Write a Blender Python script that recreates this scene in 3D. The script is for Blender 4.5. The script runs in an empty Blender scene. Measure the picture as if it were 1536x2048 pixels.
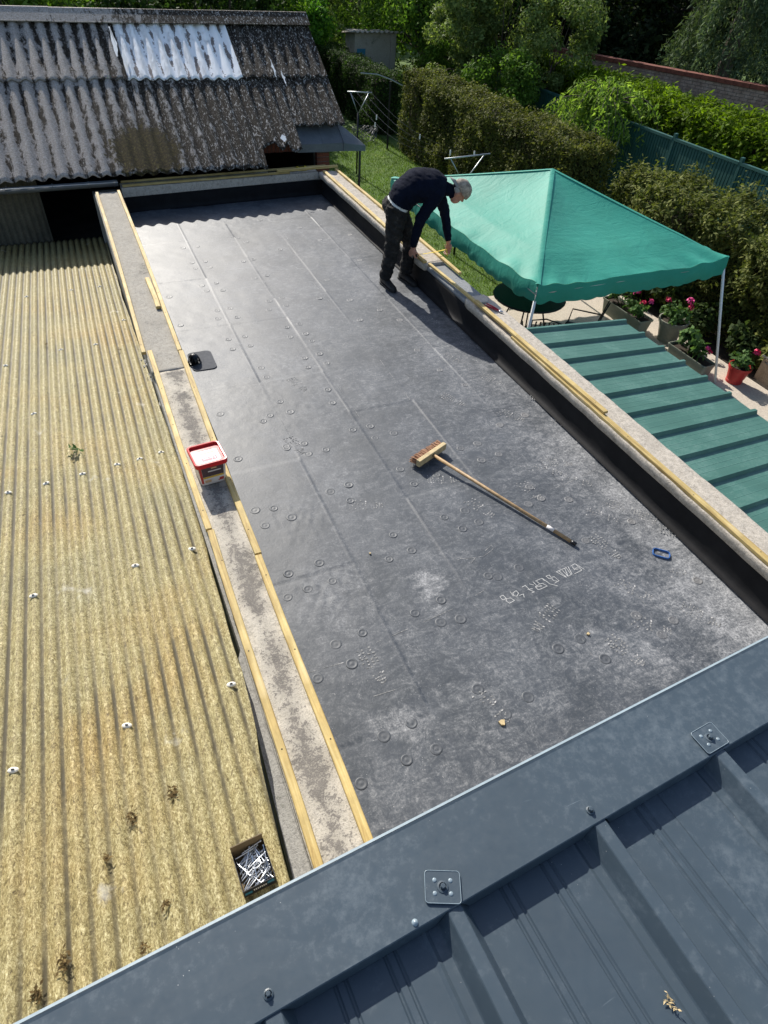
import bpy, bmesh, math, random
import numpy as np
from mathutils import Vector, Matrix, noise as mnoise
random.seed(7); RNG = np.random.default_rng(7)
scene = bpy.context.scene
COL = scene.collection
R = math.radians
# ------------------------------------------------------------------ camera
CAMR = np.array([[0.91710803, 0.23597424, -0.32129274], [-0.39488809, 0.64807491, -0.65120067], [0.05455518, 0.72409604, 0.68753812]])
CAMZ, FPX, ZM = 4.8, 1250.0, 1.6
cd = bpy.data.cameras.new('camera'); cam = bpy.data.objects.new('camera', cd); COL.objects.link(cam)
cd.sensor_fit = 'VERTICAL'; cd.sensor_height = 36.0; cd.lens = 36.0 * FPX / 2048.0
cd.clip_start = 0.05; cd.clip_end = 900
M4 = Matrix([list(CAMR[0]) + [0], list(CAMR[1]) + [0], list(CAMR[2]) + [CAMZ], [0, 0, 0, 1]])
cam.matrix_world = M4
scene.camera = cam
scene.render.resolution_x = 768; scene.render.resolution_y = 1024
# ------------------------------------------------------------------ world, sun, exposure
SUND = Vector((-0.12, 1.42, 1.0)).normalized()
EL = math.asin(SUND.z); AZ = math.atan2(SUND.x, SUND.y)
w = bpy.data.worlds.new('World'); scene.world = w; w.use_nodes = True
nt = w.node_tree; bg = nt.nodes['Background']
sky = nt.nodes.new('ShaderNodeTexSky'); sky.sky_type = 'NISHITA'; sky.sun_disc = False
sky.sun_elevation = EL; sky.sun_rotation = AZ; sky.air_density = 1.0; sky.dust_density = 1.4; sky.ozone_density = 1.0
nt.links.new(sky.outputs[0], bg.inputs[0]); bg.inputs[1].default_value = 0.125
sd = bpy.data.lights.new('sun', 'SUN'); sd.energy = 5.0; sd.angle = R(0.5); sd.color = (1.0, 0.95, 0.87)
sun = bpy.data.objects.new('sun', sd); COL.objects.link(sun); sun.rotation_euler = SUND.to_track_quat('Z', 'Y').to_euler(); sun.location = (0, 0, 30)
vs = scene.view_settings; vs.view_transform = 'Standard'; vs.look = 'None'; vs.exposure = 0.5; vs.gamma = 1.0; vs.use_curve_mapping = False
scene.render.engine = 'CYCLES'

def U(px, py, z):
    """point on the horizontal plane z seen at photograph position px, py"""
    d = CAMR @ np.array([px - 768.0, 1024.0 - py, -FPX]); t = (z - CAMZ) / d[2]
    return Vector((t * d[0], t * d[1], z))

# ------------------------------------------------------------------ materials
MATS = {}
class NB:
    def __init__(s, name):
        s.m = bpy.data.materials.new(name); s.m.use_nodes = True; s.t = s.m.node_tree
        s.b = s.t.nodes['Principled BSDF']; s.tc = s.t.nodes.new('ShaderNodeTexCoord'); MATS[name] = s.m
        s.P = s.tc.outputs['Object']
    def n(s, kind, **kw):
        o = s.t.nodes.new(kind)
        for k, v in kw.items(): setattr(o, k, v)
        return o
    def L(s, a, b): s.t.links.new(a, b)
    def mapped(s, scale=(1, 1, 1), loc=(0, 0, 0), rot=(0, 0, 0)):
        m = s.n('ShaderNodeMapping'); m.inputs['Scale'].default_value = scale; m.inputs['Location'].default_value = loc; m.inputs['Rotation'].default_value = rot
        s.L(s.P, m.inputs[0]); return m.outputs[0]
    def noise(s, scale, detail=4, rough=0.6, vec=None, dist=0.0):
        o = s.n('ShaderNodeTexNoise'); o.inputs['Scale'].default_value = scale; o.inputs['Detail'].default_value = detail
        o.inputs['Roughness'].default_value = rough; o.inputs['Distortion'].default_value = dist
        s.L(vec or s.P, o.inputs['Vector']); return o.outputs['Fac']
    def voro(s, scale, vec=None, feature='F1', out='Distance'):
        o = s.n('ShaderNodeTexVoronoi', feature=feature); o.inputs['Scale'].default_value = scale; s.L(vec or s.P, o.inputs['Vector']); return o.outputs[out]
    def ramp(s, fac, stops, interp='LINEAR'):
        o = s.n('ShaderNodeValToRGB'); o.color_ramp.interpolation = interp; e = o.color_ramp.elements
        while len(e) < len(stops): e.new(0.5)
        for i, (p, c) in enumerate(stops):
            e[i].position = p; e[i].color = (c, c, c, 1) if isinstance(c, (int, float)) else (*c, 1)
        s.L(fac, o.inputs[0]); return o.outputs[0]
    def mix(s, fac, a, b, mode='MIX'):
        o = s.n('ShaderNodeMix', data_type='RGBA', blend_type=mode)
        for v, i in ((fac, 0), (a, 6), (b, 7)):
            if isinstance(v, (int, float)): o.inputs[i].default_value = v if i == 0 else (v, v, v, 1)
            elif isinstance(v, tuple): o.inputs[i].default_value = (*v, 1)
            else: s.L(v, o.inputs[i])
        return o.outputs[2]
    def math(s, op, a, b=0.0, clamp=False):
        o = s.n('ShaderNodeMath', operation=op, use_clamp=clamp)
        for v, i in ((a, 0), (b, 1)):
            if isinstance(v, (int, float)): o.inputs[i].default_value = v
            else: s.L(v, o.inputs[i])
        return o.outputs[0]
    def sep(s, vec=None):
        o = s.n('ShaderNodeSeparateXYZ'); s.L(vec or s.P, o.inputs[0]); return o.outputs
    def col(s, c):
        if isinstance(c, tuple): s.b.inputs['Base Color'].default_value = (*c, 1)
        else: s.L(c, s.b.inputs['Base Color'])
    def rough(s, r):
        if isinstance(r, (int, float)): s.b.inputs['Roughness'].default_value = r
        else: s.L(r, s.b.inputs['Roughness'])
    def bump(s, h, strength=0.4, dist=0.005):
        o = s.n('ShaderNodeBump'); o.inputs['Strength'].default_value = strength; o.inputs['Distance'].default_value = dist
        s.L(h, o.inputs['Height']); s.L(o.outputs[0], s.b.inputs['Normal'])
    def set(s, **kw):
        for k, v in kw.items(): s.b.inputs[k.replace('_', ' ')].default_value = v

def mottled(name, stops, scale=6, detail=6, rough=0.8, fine=80, fine_amt=0.25, bump=0.3, bdist=0.004, metallic=0.0, spec=0.4):
    b = NB(name); c = b.ramp(b.noise(scale, detail, 0.62), stops)
    f = b.ramp(b.noise(fine, 3, 0.6), [(0.3, 1 - fine_amt), (0.7, 1 + fine_amt)])
    b.col(b.mix(1.0, c, f, 'MULTIPLY')); b.rough(rough); b.bump(b.noise(fine, 4, 0.7), bump, bdist)
    b.set(Metallic=metallic, Specular_IOR_Level=spec); return b.m
def plain(name, c, rough=0.5, metallic=0.0, var=0.12, scale=14):
    return mottled(name, [(0.3, tuple(x * (1 - var) for x in c)), (0.7, tuple(min(1, x * (1 + var)) for x in c))], scale=scale, rough=rough, fine=120, fine_amt=0.06, bump=0.06, bdist=0.002, metallic=metallic)
def leafmat(name, dark, light, trans=0.35, rough=0.5):
    b = NB(name); g = b.n('ShaderNodeNewGeometry'); c = b.ramp(g.outputs['Random Per Island'], [(0.0, dark), (0.55, tuple((a + d) / 2 for a, d in zip(dark, light))), (1.0, light)])
    n = b.ramp(b.noise(1.3, 3), [(0.35, 0.65), (0.65, 1.2)]); c = b.mix(1.0, c, n, 'MULTIPLY')
    b.col(c); b.rough(rough + 0.2); b.set(Specular_IOR_Level=0.12)
    tr = b.n('ShaderNodeBsdfTranslucent'); b.L(b.mix(1.0, c, (1.15, 1.25, 0.6), 'MULTIPLY'), tr.inputs[0])
    ms = b.n('ShaderNodeMixShader'); ms.inputs[0].default_value = trans; b.L(b.b.outputs[0], ms.inputs[1]); b.L(tr.outputs[0], ms.inputs[2])
    b.L(ms.outputs[0], b.t.nodes['Material Output'].inputs[0]); return b.m

# --- roofing membrane: dusty grey EPDM
b = NB('membrane')
xyz = b.sep()
d1 = b.noise(1.6, 7, 0.66, dist=0.5); d2 = b.noise(9, 8, 0.78, dist=1.6); d3 = b.noise(70, 4, 0.75)
sw = b.noise(5.0, 8, 0.82, vec=b.mapped((1.0, 2.6, 1), rot=(0, 0, 0.9)), dist=2.6); sw2 = b.noise(22, 6, 0.85, vec=b.mapped((2.2, 1.0, 1), rot=(0, 0, -0.5)), dist=2.0)
base = b.ramp(d1, [(0.3, (0.033, 0.040, 0.048)), (0.55, (0.046, 0.054, 0.065)), (0.75, (0.061, 0.071, 0.084))])
mr = b.n('ShaderNodeMapRange'); mr.inputs[1].default_value = 0.25; mr.inputs[2].default_value = 1.40; mr.interpolation_type = 'SMOOTHSTEP'; b.L(xyz[0], mr.inputs[0])
my = b.n('ShaderNodeMapRange'); my.inputs[1].default_value = -1.4; my.inputs[2].default_value = -4.2; my.interpolation_type = 'SMOOTHSTEP'; b.L(xyz[1], my.inputs[0])
m9 = b.n('ShaderNodeMapRange'); m9.inputs[1].default_value = 3.4; m9.inputs[2].default_value = -0.6; m9.interpolation_type = 'SMOOTHSTEP'; b.L(xyz[1], m9.inputs[0])
amt = b.math('ADD', b.math('MULTIPLY', mr.outputs[0], b.math('ADD', b.math('MULTIPLY', m9.outputs[0], 0.8), 0.2)), b.math('MULTIPLY', my.outputs[0], 0.35))
amt = b.math('ADD', b.math('MULTIPLY', amt, 0.075), b.math('MULTIPLY', b.math('SUBTRACT', d1, 0.5), 0.22))
spots = None
wn_ = b.n('ShaderNodeTexNoise'); wn_.inputs['Scale'].default_value = 3.5; wn_.inputs['Detail'].default_value = 6; wn_.inputs['Roughness'].default_value = 0.75; b.L(b.P, wn_.inputs['Vector']); wv_ = b.n('ShaderNodeVectorMath', operation='MULTIPLY_ADD'); b.L(wn_.outputs['Color'], wv_.inputs[0]); wv_.inputs[1].default_value = (0.7, 1.0, 0); wv_.inputs[2].default_value = (-0.35, -0.5, 0); wp_ = b.n('ShaderNodeVectorMath', operation='ADD'); b.L(b.P, wp_.inputs[0]); b.L(wv_.outputs[0], wp_.inputs[1])
for px, py, r_, k_ in ((858, 1165, .13, .30), (1165, 900, .38, .16), (1250, 985, .34, .15), (1300, 1050, .26, .15), (1360, 1085, .30, .14), (1440, 1175, .38, .17), (1490, 1250, .36, .20), (1290, 1330, .22, .14), (815, 1448, .17, .22), (1380, 1200, .30, .13), (1100, 790, .30, .12), (935, 645, .30, .12), (425, 715, .22, .10), (905, 820, .14, .12), (680, 1200, .35, .08), (560, 900, .25, .07), (1120, 935, .25, .10), (1200, 1300, .3, .08), (960, 1440, .25, .08)):
    q_ = U(px, py, ZM) - Vector((1.97, 5.1, ZM)); dv = b.n('ShaderNodeVectorMath', operation='DISTANCE'); b.L(wp_.outputs[0], dv.inputs[0]); dv.inputs[1].default_value = q_
    mp = b.n('ShaderNodeMapRange', interpolation_type='SMOOTHSTEP'); mp.inputs[1].default_value = r_; mp.inputs[2].default_value = 0.0; mp.inputs[4].default_value = k_ * 0.62; mp.inputs[1].default_value = r_ * 1.25; b.L(dv.outputs['Value'], mp.inputs[0]); spots = mp.outputs[0] if spots is None else b.math('MAXIMUM', spots, mp.outputs[0])
amt = b.math('ADD', amt, spots)
dn = b.math('ADD', b.math('ADD', b.math('MULTIPLY', d2, 0.55), b.math('ADD', b.math('MULTIPLY', sw, 0.55), b.math('SUBTRACT', b.math('MULTIPLY', sw2, 0.40), 0.25))), amt)
dust = b.ramp(dn, [(0.46, 0.0), (0.55, 0.12), (0.66, 0.42), (0.78, 0.85)])
dust = b.math('MULTIPLY', dust, b.ramp(d3, [(0.32, 0.15), (0.60, 1.0)]))
spk = b.ramp(b.voro(60), [(0.06, 1.0), (0.12, 0.0)]); spk = b.math('MULTIPLY', spk, b.ramp(b.noise(7, 4, 0.7), [(0.50, 0.0), (0.62, 1.0)]))
spk = b.math('MULTIPLY', spk, b.math('ADD', b.math('ADD', my.outputs[0], b.math('MULTIPLY', mr.outputs[0], 0.5)), 0.08), True)
c = b.mix(dust, base, (0.455, 0.455, 0.455)); c = b.mix(spk, c, (0.62, 0.60, 0.57)); b.col(c)
b.rough(b.ramp(dust, [(0.0, 0.52), (0.7, 0.85)])); b.set(Specular_IOR_Level=0.45)
hh = b.math('ADD', b.math('MULTIPLY', b.noise(26, 4, 0.6, dist=1.2), 0.6), b.math('MULTIPLY', b.noise(140, 3), 0.15)); b.bump(hh, 0.30, 0.006)
b2_ = NB('membrane_bump'); oi_ = b2_.n('ShaderNodeObjectInfo'); lx_ = b2_.sep(oi_.outputs['Location']); mx_ = b2_.n('ShaderNodeMapRange'); mx_.inputs[1].default_value = 2.2; mx_.inputs[2].default_value = 3.3; b2_.L(lx_[0], mx_.inputs[0]); b2_.col(b2_.mix(b2_.math('MULTIPLY', mx_.outputs[0], 0.8), b2_.ramp(b2_.noise(60, 3), [(0.3, (0.046, 0.052, 0.060)), (0.7, (0.078, 0.085, 0.094))]), b2_.ramp(b2_.noise(90, 3), [(0.3, (0.10, 0.10, 0.10)), (0.7, (0.26, 0.255, 0.25))]))); b2_.rough(0.55); b2_.set(Specular_IOR_Level=0.45)
b2_ = NB('drain_patch'); b2_.col(b2_.ramp(b2_.noise(30, 4), [(0.3, (0.055, 0.060, 0.070)), (0.7, (0.085, 0.090, 0.10))])); b2_.rough(0.8); b2_.set(Specular_IOR_Level=0.2)
# --- fresh black upstand
b = NB('upstand'); b.col(b.ramp(b.noise(5, 6, 0.7), [(0.35, (0.004, 0.004, 0.005)), (0.7, (0.011, 0.011, 0.012))])); b.rough(0.75); b.set(Specular_IOR_Level=0.2); b.bump(b.noise(14, 3), 0.25, 0.006)
# --- weathered concrete with lichen
def concrete(name, pale, mid, dark, blotch=0.5, band=None):
    b = NB(name); n1 = b.noise(2.2, 7, 0.65, dist=0.4); n2 = b.noise(24, 5, 0.75); n3 = b.noise(110, 3, 0.8)
    c = b.ramp(n2, [(0.34, mid), (0.62, pale)])
    f = b.math('ADD', b.math('MULTIPLY', n1, 0.75), b.math('MULTIPLY', n2, 0.35))
    if band is not None:
        x = b.sep()[0]; k = b.math('ABSOLUTE', b.math('SUBTRACT', x, band)); mr = b.n('ShaderNodeMapRange'); mr.inputs[1].default_value = 0.10; mr.inputs[2].default_value = 0.0; b.L(k, mr.inputs[0])
        f = b.math('ADD', f, b.math('MULTIPLY', mr.outputs[0], 0.16))
    k = b.ramp(f, [(blotch, 0.0), (blotch + 0.16, 1.0)])
    g = b.ramp(b.math('ADD', b.math('ADD', b.math('MULTIPLY', k, 0.20), b.math('MULTIPLY', n2, 0.35)), b.math('MULTIPLY', n3, 0.65)), [(0.585, 0.0), (0.70, 0.85)]); c = b.mix(g, c, dark)
    c = b.mix(1.0, c, b.ramp(n3, [(0.3, 0.62), (0.7, 1.28)]), 'MULTIPLY'); b.col(c); b.rough(0.93); b.set(Specular_IOR_Level=0.2)
    b.bump(b.math('ADD', n2, b.math('MULTIPLY', n3, 0.7)), 0.75, 0.006); return b.m
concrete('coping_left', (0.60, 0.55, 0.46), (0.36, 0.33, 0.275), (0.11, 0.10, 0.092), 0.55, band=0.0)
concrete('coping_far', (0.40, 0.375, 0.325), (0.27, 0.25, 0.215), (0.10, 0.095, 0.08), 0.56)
concrete('coping_right', (0.52, 0.47, 0.40), (0.31, 0.28, 0.235), (0.11, 0.10, 0.085), 0.60)
concrete('cement', (0.27, 0.28, 0.285), (0.21, 0.22, 0.225), (0.13, 0.13, 0.13), 0.64)
concrete('render_wall', (0.36, 0.35, 0.32), (0.27, 0.26, 0.24), (0.13, 0.13, 0.11), 0.58)
concrete('patio_concrete', (0.56, 0.49, 0.40), (0.46, 0.40, 0.33), (0.26, 0.22, 0.18), 0.66)
concrete('shed_concrete', (0.42, 0.38, 0.31), (0.33, 0.30, 0.24), (0.14, 0.14, 0.10), 0.58)
# --- yellow pine
b = NB('pine'); v = b.mapped((30, 1.6, 30)); g1 = b.noise(1.6, 5, 0.6, vec=v, dist=0.6)
c = b.ramp(g1, [(0.32, (0.30, 0.19, 0.055)), (0.45, (0.47, 0.335, 0.115)), (0.60, (0.56, 0.425, 0.165)), (0.72, (0.64, 0.51, 0.24))])
kn = b.ramp(b.voro(2.1, vec=b.mapped((2.0, 1.0, 2.0))), [(0.05, 1.0), (0.10, 0.0)]); c = b.mix(b.math('MULTIPLY', kn, 0.75), c, (0.26, 0.12, 0.04))
oi = b.n('ShaderNodeObjectInfo'); c = b.mix(1.0, c, b.ramp(b.noise(5.5, 5, 0.75), [(0.3, 0.72), (0.7, 1.12)]), 'MULTIPLY'); c = b.mix(1.0, c, b.ramp(oi.outputs['Random'], [(0, 0.82), (1, 1.08)]), 'MULTIPLY')
st = b.ramp(b.noise(1.4, 4, 0.6), [(0.56, 0.0), (0.70, 0.55)]); c = b.mix(st, c, (0.70, 0.64, 0.52))
b.col(c); b.rough(0.72); b.bump(g1, 0.3, 0.002)
# --- fibreglass corrugated (yellow-green, fibrous)
b = NB('fibreglass')
fib = b.noise(1.0, 5, 0.85, vec=b.mapped((62, 30, 40)), dist=1.6); fb2 = b.noise(1.0, 4, 0.8, vec=b.mapped((140, 80, 90)), dist=1.0); n1 = b.noise(1.1, 6, 0.65); n2 = b.noise(11, 5, 0.7)
fm = b.math('ADD', b.math('MULTIPLY', fib, 0.6), b.math('MULTIPLY', fb2, 0.4))
c = b.ramp(fm, [(0.38, (0.065, 0.048, 0.019)), (0.455, (0.200, 0.160, 0.068)), (0.525, (0.365, 0.308, 0.145)), (0.61, (0.66, 0.60, 0.38))])
c = b.mix(1.0, c, b.ramp(n1, [(0.3, (1.0, 0.86, 0.66)), (0.48, (0.98, 0.97, 0.9)), (0.70, (0.80, 0.84, 0.88))]), 'MULTIPLY')
vx = b.n('ShaderNodeAttribute'); vx.attribute_name = 'valley'
dk = b.math('MULTIPLY', vx.outputs['Fac'], b.ramp(b.noise(3.2, 5, 0.7), [(0.30, 0.55), (0.60, 1.0)])); c = b.mix(dk, c, (0.062, 0.05, 0.022))
grn = b.ramp(b.noise(2.3, 5, 0.7), [(0.60, 0.0), (0.74, 0.7)]); c = b.mix(b.math('MULTIPLY', grn, 0.5), c, (0.23, 0.21, 0.09))
gry = b.ramp(b.noise(4.6, 4, 0.6), [(0.66, 0.0), (0.74, 0.8)]); c = b.mix(b.math('MULTIPLY', gry, 0.6), c, (0.52, 0.50, 0.44))
bl = b.ramp(n2, [(0.645, 0.0), (0.72, 1.0)]); c = b.mix(b.math('MULTIPLY', bl, 0.6), c, (0.11, 0.07, 0.03))
b.col(c); b.rough(0.6); b.set(Specular_IOR_Level=0.35); b.bump(b.math('ADD', fm, b.math('MULTIPLY', n2, 0.5)), 0.8, 0.006)
# --- old fibre cement
def fibro(name, white=False):
    b = NB(name); xyz = b.sep()
    n1 = b.noise(0.8, 6, 0.62); n2 = b.noise(9, 7, 0.8, vec=b.mapped((1.5, 0.62, 0.62)), dist=0.5); n3 = b.noise(52, 4, 0.8)
    c = b.ramp(n3, [(0.28, (0.15, 0.13, 0.115)), (0.5, (0.31, 0.28, 0.255)), (0.72, (0.54, 0.505, 0.475))])
    vx = b.n('ShaderNodeAttribute'); vx.attribute_name = 'valley'
    mr = b.n('ShaderNodeMapRange'); mr.inputs[1].default_value = -0.4; mr.inputs[2].default_value = 2.3; b.L(xyz[0], mr.inputs[0])
    f = b.math('ADD', b.math('ADD', b.math('MULTIPLY', n2, 0.85), b.math('MULTIPLY', n1, 0.28)), b.math('ADD', b.math('MULTIPLY', mr.outputs[0], 0.245), b.math('MULTIPLY', vx.outputs['Fac'], 0.17)))
    k = b.ramp(f, [(0.70, 0.0), (0.745, 1.0)]); mos = b.ramp(b.noise(30, 4, 0.7), [(0.3, (0.010, 0.008, 0.006)), (0.60, (0.036, 0.028, 0.020)), (0.8, (0.12, 0.10, 0.08))])
    if not white:
        c = b.mix(k, c, mos)
        wh = b.ramp(b.noise(30, 5, 0.8, vec=b.mapped((1.5, 0.6, 0.6))), [(0.565, 0.0), (0.60, 1.0)]); c = b.mix(b.math('MULTIPLY', wh, b.math('MULTIPLY', mr.outputs[0], 0.95)), c, (0.60, 0.57, 0.53))
        gm = b.n('ShaderNodeVectorMath', operation='DISTANCE'); b.L(b.P, gm.inputs[0]); gm.inputs[1].default_value = (0.95, 0.30, 2.25)
        mg = b.n('ShaderNodeMapRange'); mg.inputs[1].default_value = 0.85; mg.inputs[2].default_value = 0.25; b.L(gm.outputs['Value'], mg.inputs[0])
        gk = b.ramp(b.math('ADD', b.math('MULTIPLY', mg.outputs[0], 0.30), b.math('MULTIPLY', b.noise(13, 7, 0.85), 0.75)), [(0.55, 0.0), (0.585, 1.0)]); c = b.mix(gk, c, b.ramp(b.noise(34, 4, 0.8), [(0.36, (0.012, 0.009, 0.004)), (0.52, (0.045, 0.033, 0.010)), (0.66, (0.12, 0.10, 0.028))]))
    else:
        f2 = b.math('ADD', b.math('MULTIPLY', b.noise(6, 6, 0.75, vec=b.mapped((1.5, 0.5, 0.5))), 0.9), b.math('MULTIPLY', vx.outputs['Fac'], 0.22))
        k2 = b.ramp(f2, [(0.625, 0.0), (0.635, 1.0)], 'LINEAR'); c = b.mix(k2, (0.90, 0.90, 0.90), b.mix(0.6, c, (0.16, 0.13, 0.12)))
    b.col(c); b.rough(0.9); b.set(Specular_IOR_Level=0.2)
    b.bump(b.math('ADD', b.math('MULTIPLY', k, 1.2), n3), 0.8, 0.010); return b.m
fibro('fibrocement'); fibro('fibrocement_white', True)
# --- metals, plastics
def coated(name, c, rough=0.42, scale=2.2, dusty=(0.3, 0.33, 0.36), dust=0.25):
    b = NB(name); n1 = b.noise(scale, 7, 0.65, dist=0.5); n2 = b.noise(42, 5, 0.75)
    cc = b.ramp(n1, [(0.3, tuple(x * 0.86 for x in c)), (0.7, tuple(x * 1.12 for x in c))])
    k = b.math('MULTIPLY', b.ramp(b.math('ADD', b.math('MULTIPLY', n2, 0.5), b.math('MULTIPLY', n1, 0.5)), [(0.50, 0.0), (0.72, 1.0)]), dust)
    sp = b.ramp(b.voro(70), [(0.035, 1.0), (0.06, 0.0)]); sp = b.math('MULTIPLY', sp, b.ramp(b.noise(6, 3), [(0.55, 0.0), (0.62, 0.8)]))
    sc_ = b.ramp(b.noise(1.0, 3, 0.6, vec=b.mapped((5, 95, 30), rot=(0, 0, 0.7)), dist=0.6), [(0.70, 0.0), (0.74, 1.0)]); sc_ = b.math('MULTIPLY', sc_, b.ramp(b.noise(3.3, 3), [(0.5, 0.0), (0.62, 0.45)]))
    cc = b.mix(k, cc, dusty); cc = b.mix(sc_, cc, tuple(min(1, x * 1.6) for x in dusty)); cc = b.mix(sp, cc, (0.5, 0.5, 0.48)); b.col(cc); b.rough(b.ramp(n2, [(0.3, rough - 0.05), (0.7, rough + 0.12)]))
    b.bump(b.noise(3.5, 3), 0.10, 0.01); b.set(Specular_IOR_Level=0.5); return b.m
coated('anthracite', (0.048, 0.068, 0.085), 0.42, dusty=(0.16, 0.19, 0.21), dust=0.55)
coated('green_sheet', (0.050, 0.140, 0.112), 0.5, dusty=(0.17, 0.27, 0.24), dust=0.6)
coated('zinc', (0.075, 0.085, 0.095), 0.5, dusty=(0.16, 0.18, 0.19), dust=0.8)
coated('fence_green', (0.020, 0.085, 0.075), 0.5, dusty=(0.06, 0.14, 0.13), dust=0.4)
plain('steel', (0.55, 0.56, 0.58), 0.28, 1.0); plain('bright_zinc', (0.62, 0.64, 0.66), 0.30, 1.0); plain('galvanised', (0.40, 0.42, 0.42), 0.45, 0.8)
plain('black_plastic', (0.012, 0.012, 0.013), 0.28); plain('black_metal', (0.012, 0.012, 0.014), 0.4); plain('white_paint', (0.78, 0.78, 0.75), 0.4, var=0.05)
plain('cream_trim', (0.72, 0.68, 0.58), 0.7); plain('blue_plastic', (0.045, 0.13, 0.36), 0.4); plain('red_plastic', (0.52, 0.018, 0.022), 0.35); plain('clear_rim', (0.20, 0.25, 0.28), 0.25)
plain('tub_white', (0.62, 0.58, 0.54), 0.4); plain('label_dark', (0.075, 0.05, 0.055), 0.45); plain('label_yellow', (0.55, 0.36, 0.03), 0.45); plain('label_red', (0.42, 0.05, 0.04), 0.45)
plain('label_white', (0.62, 0.60, 0.585), 0.4, var=0.03); plain('label_tan', (0.55, 0.36, 0.20), 0.45); plain('label_plum', (0.33, 0.06, 0.11), 0.45); plain('label_blue', (0.03, 0.16, 0.24), 0.4)
plain('cardboard', (0.16, 0.115, 0.062), 0.85); plain('box_black', (0.014, 0.015, 0.018), 0.45); plain('yellow_tape', (0.72, 0.52, 0.04), 0.4); plain('tool_yellow', (0.60, 0.44, 0.03), 0.4)
plain('red_grip', (0.42, 0.02, 0.03), 0.45); plain('rubber', (0.02, 0.02, 0.02), 0.7); plain('dust_chalk', (0.42, 0.42, 0.41), 0.95, var=0.25, scale=60); mottled('print_chalk', [(0.34, (0.085, 0.09, 0.095)), (0.5, (0.22, 0.22, 0.215)), (0.68, (0.46, 0.45, 0.44))], scale=38, fine=160, fine_amt=0.4, rough=0.95)
plain('broom_wood', (0.33, 0.22, 0.11), 0.55, var=0.35, scale=26); plain('broom_block', (0.50, 0.39, 0.21), 0.7, var=0.25, scale=20); plain('bristle', (0.33, 0.18, 0.105), 0.9, var=0.3, scale=40)
plain('planter_green', (0.22, 0.24, 0.19), 0.55); plain('pot_sage', (0.25, 0.25, 0.20), 0.55); plain('pot_red', (0.42, 0.03, 0.025), 0.5); plain('soil', (0.035, 0.024, 0.016), 0.95, var=0.5, scale=40)
plain('petal_pink', (0.72, 0.06, 0.26), 0.6, var=0.35, scale=60); plain('petal_red', (0.62, 0.02, 0.10), 0.6, var=0.3, scale=60)
plain('skin', (0.40, 0.20, 0.14), 0.55, var=0.12, scale=30); plain('boot', (0.020, 0.018, 0.016), 0.6, var=0.4); plain('cap_grey', (0.27, 0.225, 0.18), 0.9, var=0.6, scale=26); plain('cap_brim', (0.24, 0.225, 0.21), 0.9, var=0.2); plain('hair_grey', (0.30, 0.29, 0.27), 0.8)
mottled('navy_knit', [(0.3, (0.003, 0.0045, 0.011)), (0.7, (0.007, 0.010, 0.022))], scale=5, fine=220, fine_amt=0.35, bump=0.4, rough=0.95, spec=0.08)
mottled('work_trousers', [(0.3, (0.008, 0.008, 0.008)), (0.55, (0.022, 0.021, 0.020)), (0.72, (0.065, 0.061, 0.056))], scale=12, fine=190, fine_amt=0.3, bump=0.5, rough=0.9, spec=0.2)
plain('undershirt', (0.50, 0.52, 0.52), 0.85)
mottled('brick_red', [(0.3, (0.105, 0.030, 0.020)), (0.7, (0.20, 0.065, 0.040))], scale=9, fine=60, rough=0.9)
mottled('brick_old', [(0.3, (0.20, 0.125, 0.095)), (0.7, (0.40, 0.29, 0.24))], scale=6, fine=40, rough=0.9); mottled('mortar', [(0.3, (0.15, 0.14, 0.12)), (0.7, (0.25, 0.235, 0.21))], scale=9, rough=0.95)
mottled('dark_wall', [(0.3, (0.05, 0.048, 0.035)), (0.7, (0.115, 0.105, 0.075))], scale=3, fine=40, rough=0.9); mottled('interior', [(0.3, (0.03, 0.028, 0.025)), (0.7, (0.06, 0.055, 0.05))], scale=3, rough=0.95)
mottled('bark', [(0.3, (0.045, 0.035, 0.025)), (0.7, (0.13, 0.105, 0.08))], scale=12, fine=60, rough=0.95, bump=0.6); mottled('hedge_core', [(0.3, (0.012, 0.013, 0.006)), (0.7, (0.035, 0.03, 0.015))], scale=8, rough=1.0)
mottled('lawn_soil', [(0.3, (0.045, 0.085, 0.016)), (0.55, (0.09, 0.15, 0.03)), (0.75, (0.15, 0.18, 0.05))], scale=2.5, fine=50, fine_amt=0.5, rough=1.0, bump=0.6, bdist=0.02); mottled('border_soil', [(0.3, (0.02, 0.015, 0.01)), (0.7, (0.06, 0.045, 0.03))], scale=6, rough=1.0, bump=0.8, bdist=0.02)
mottled('weathered_board', [(0.3, (0.17, 0.12, 0.075)), (0.7, (0.30, 0.23, 0.16))], scale=6, fine=50, rough=0.85)
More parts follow.
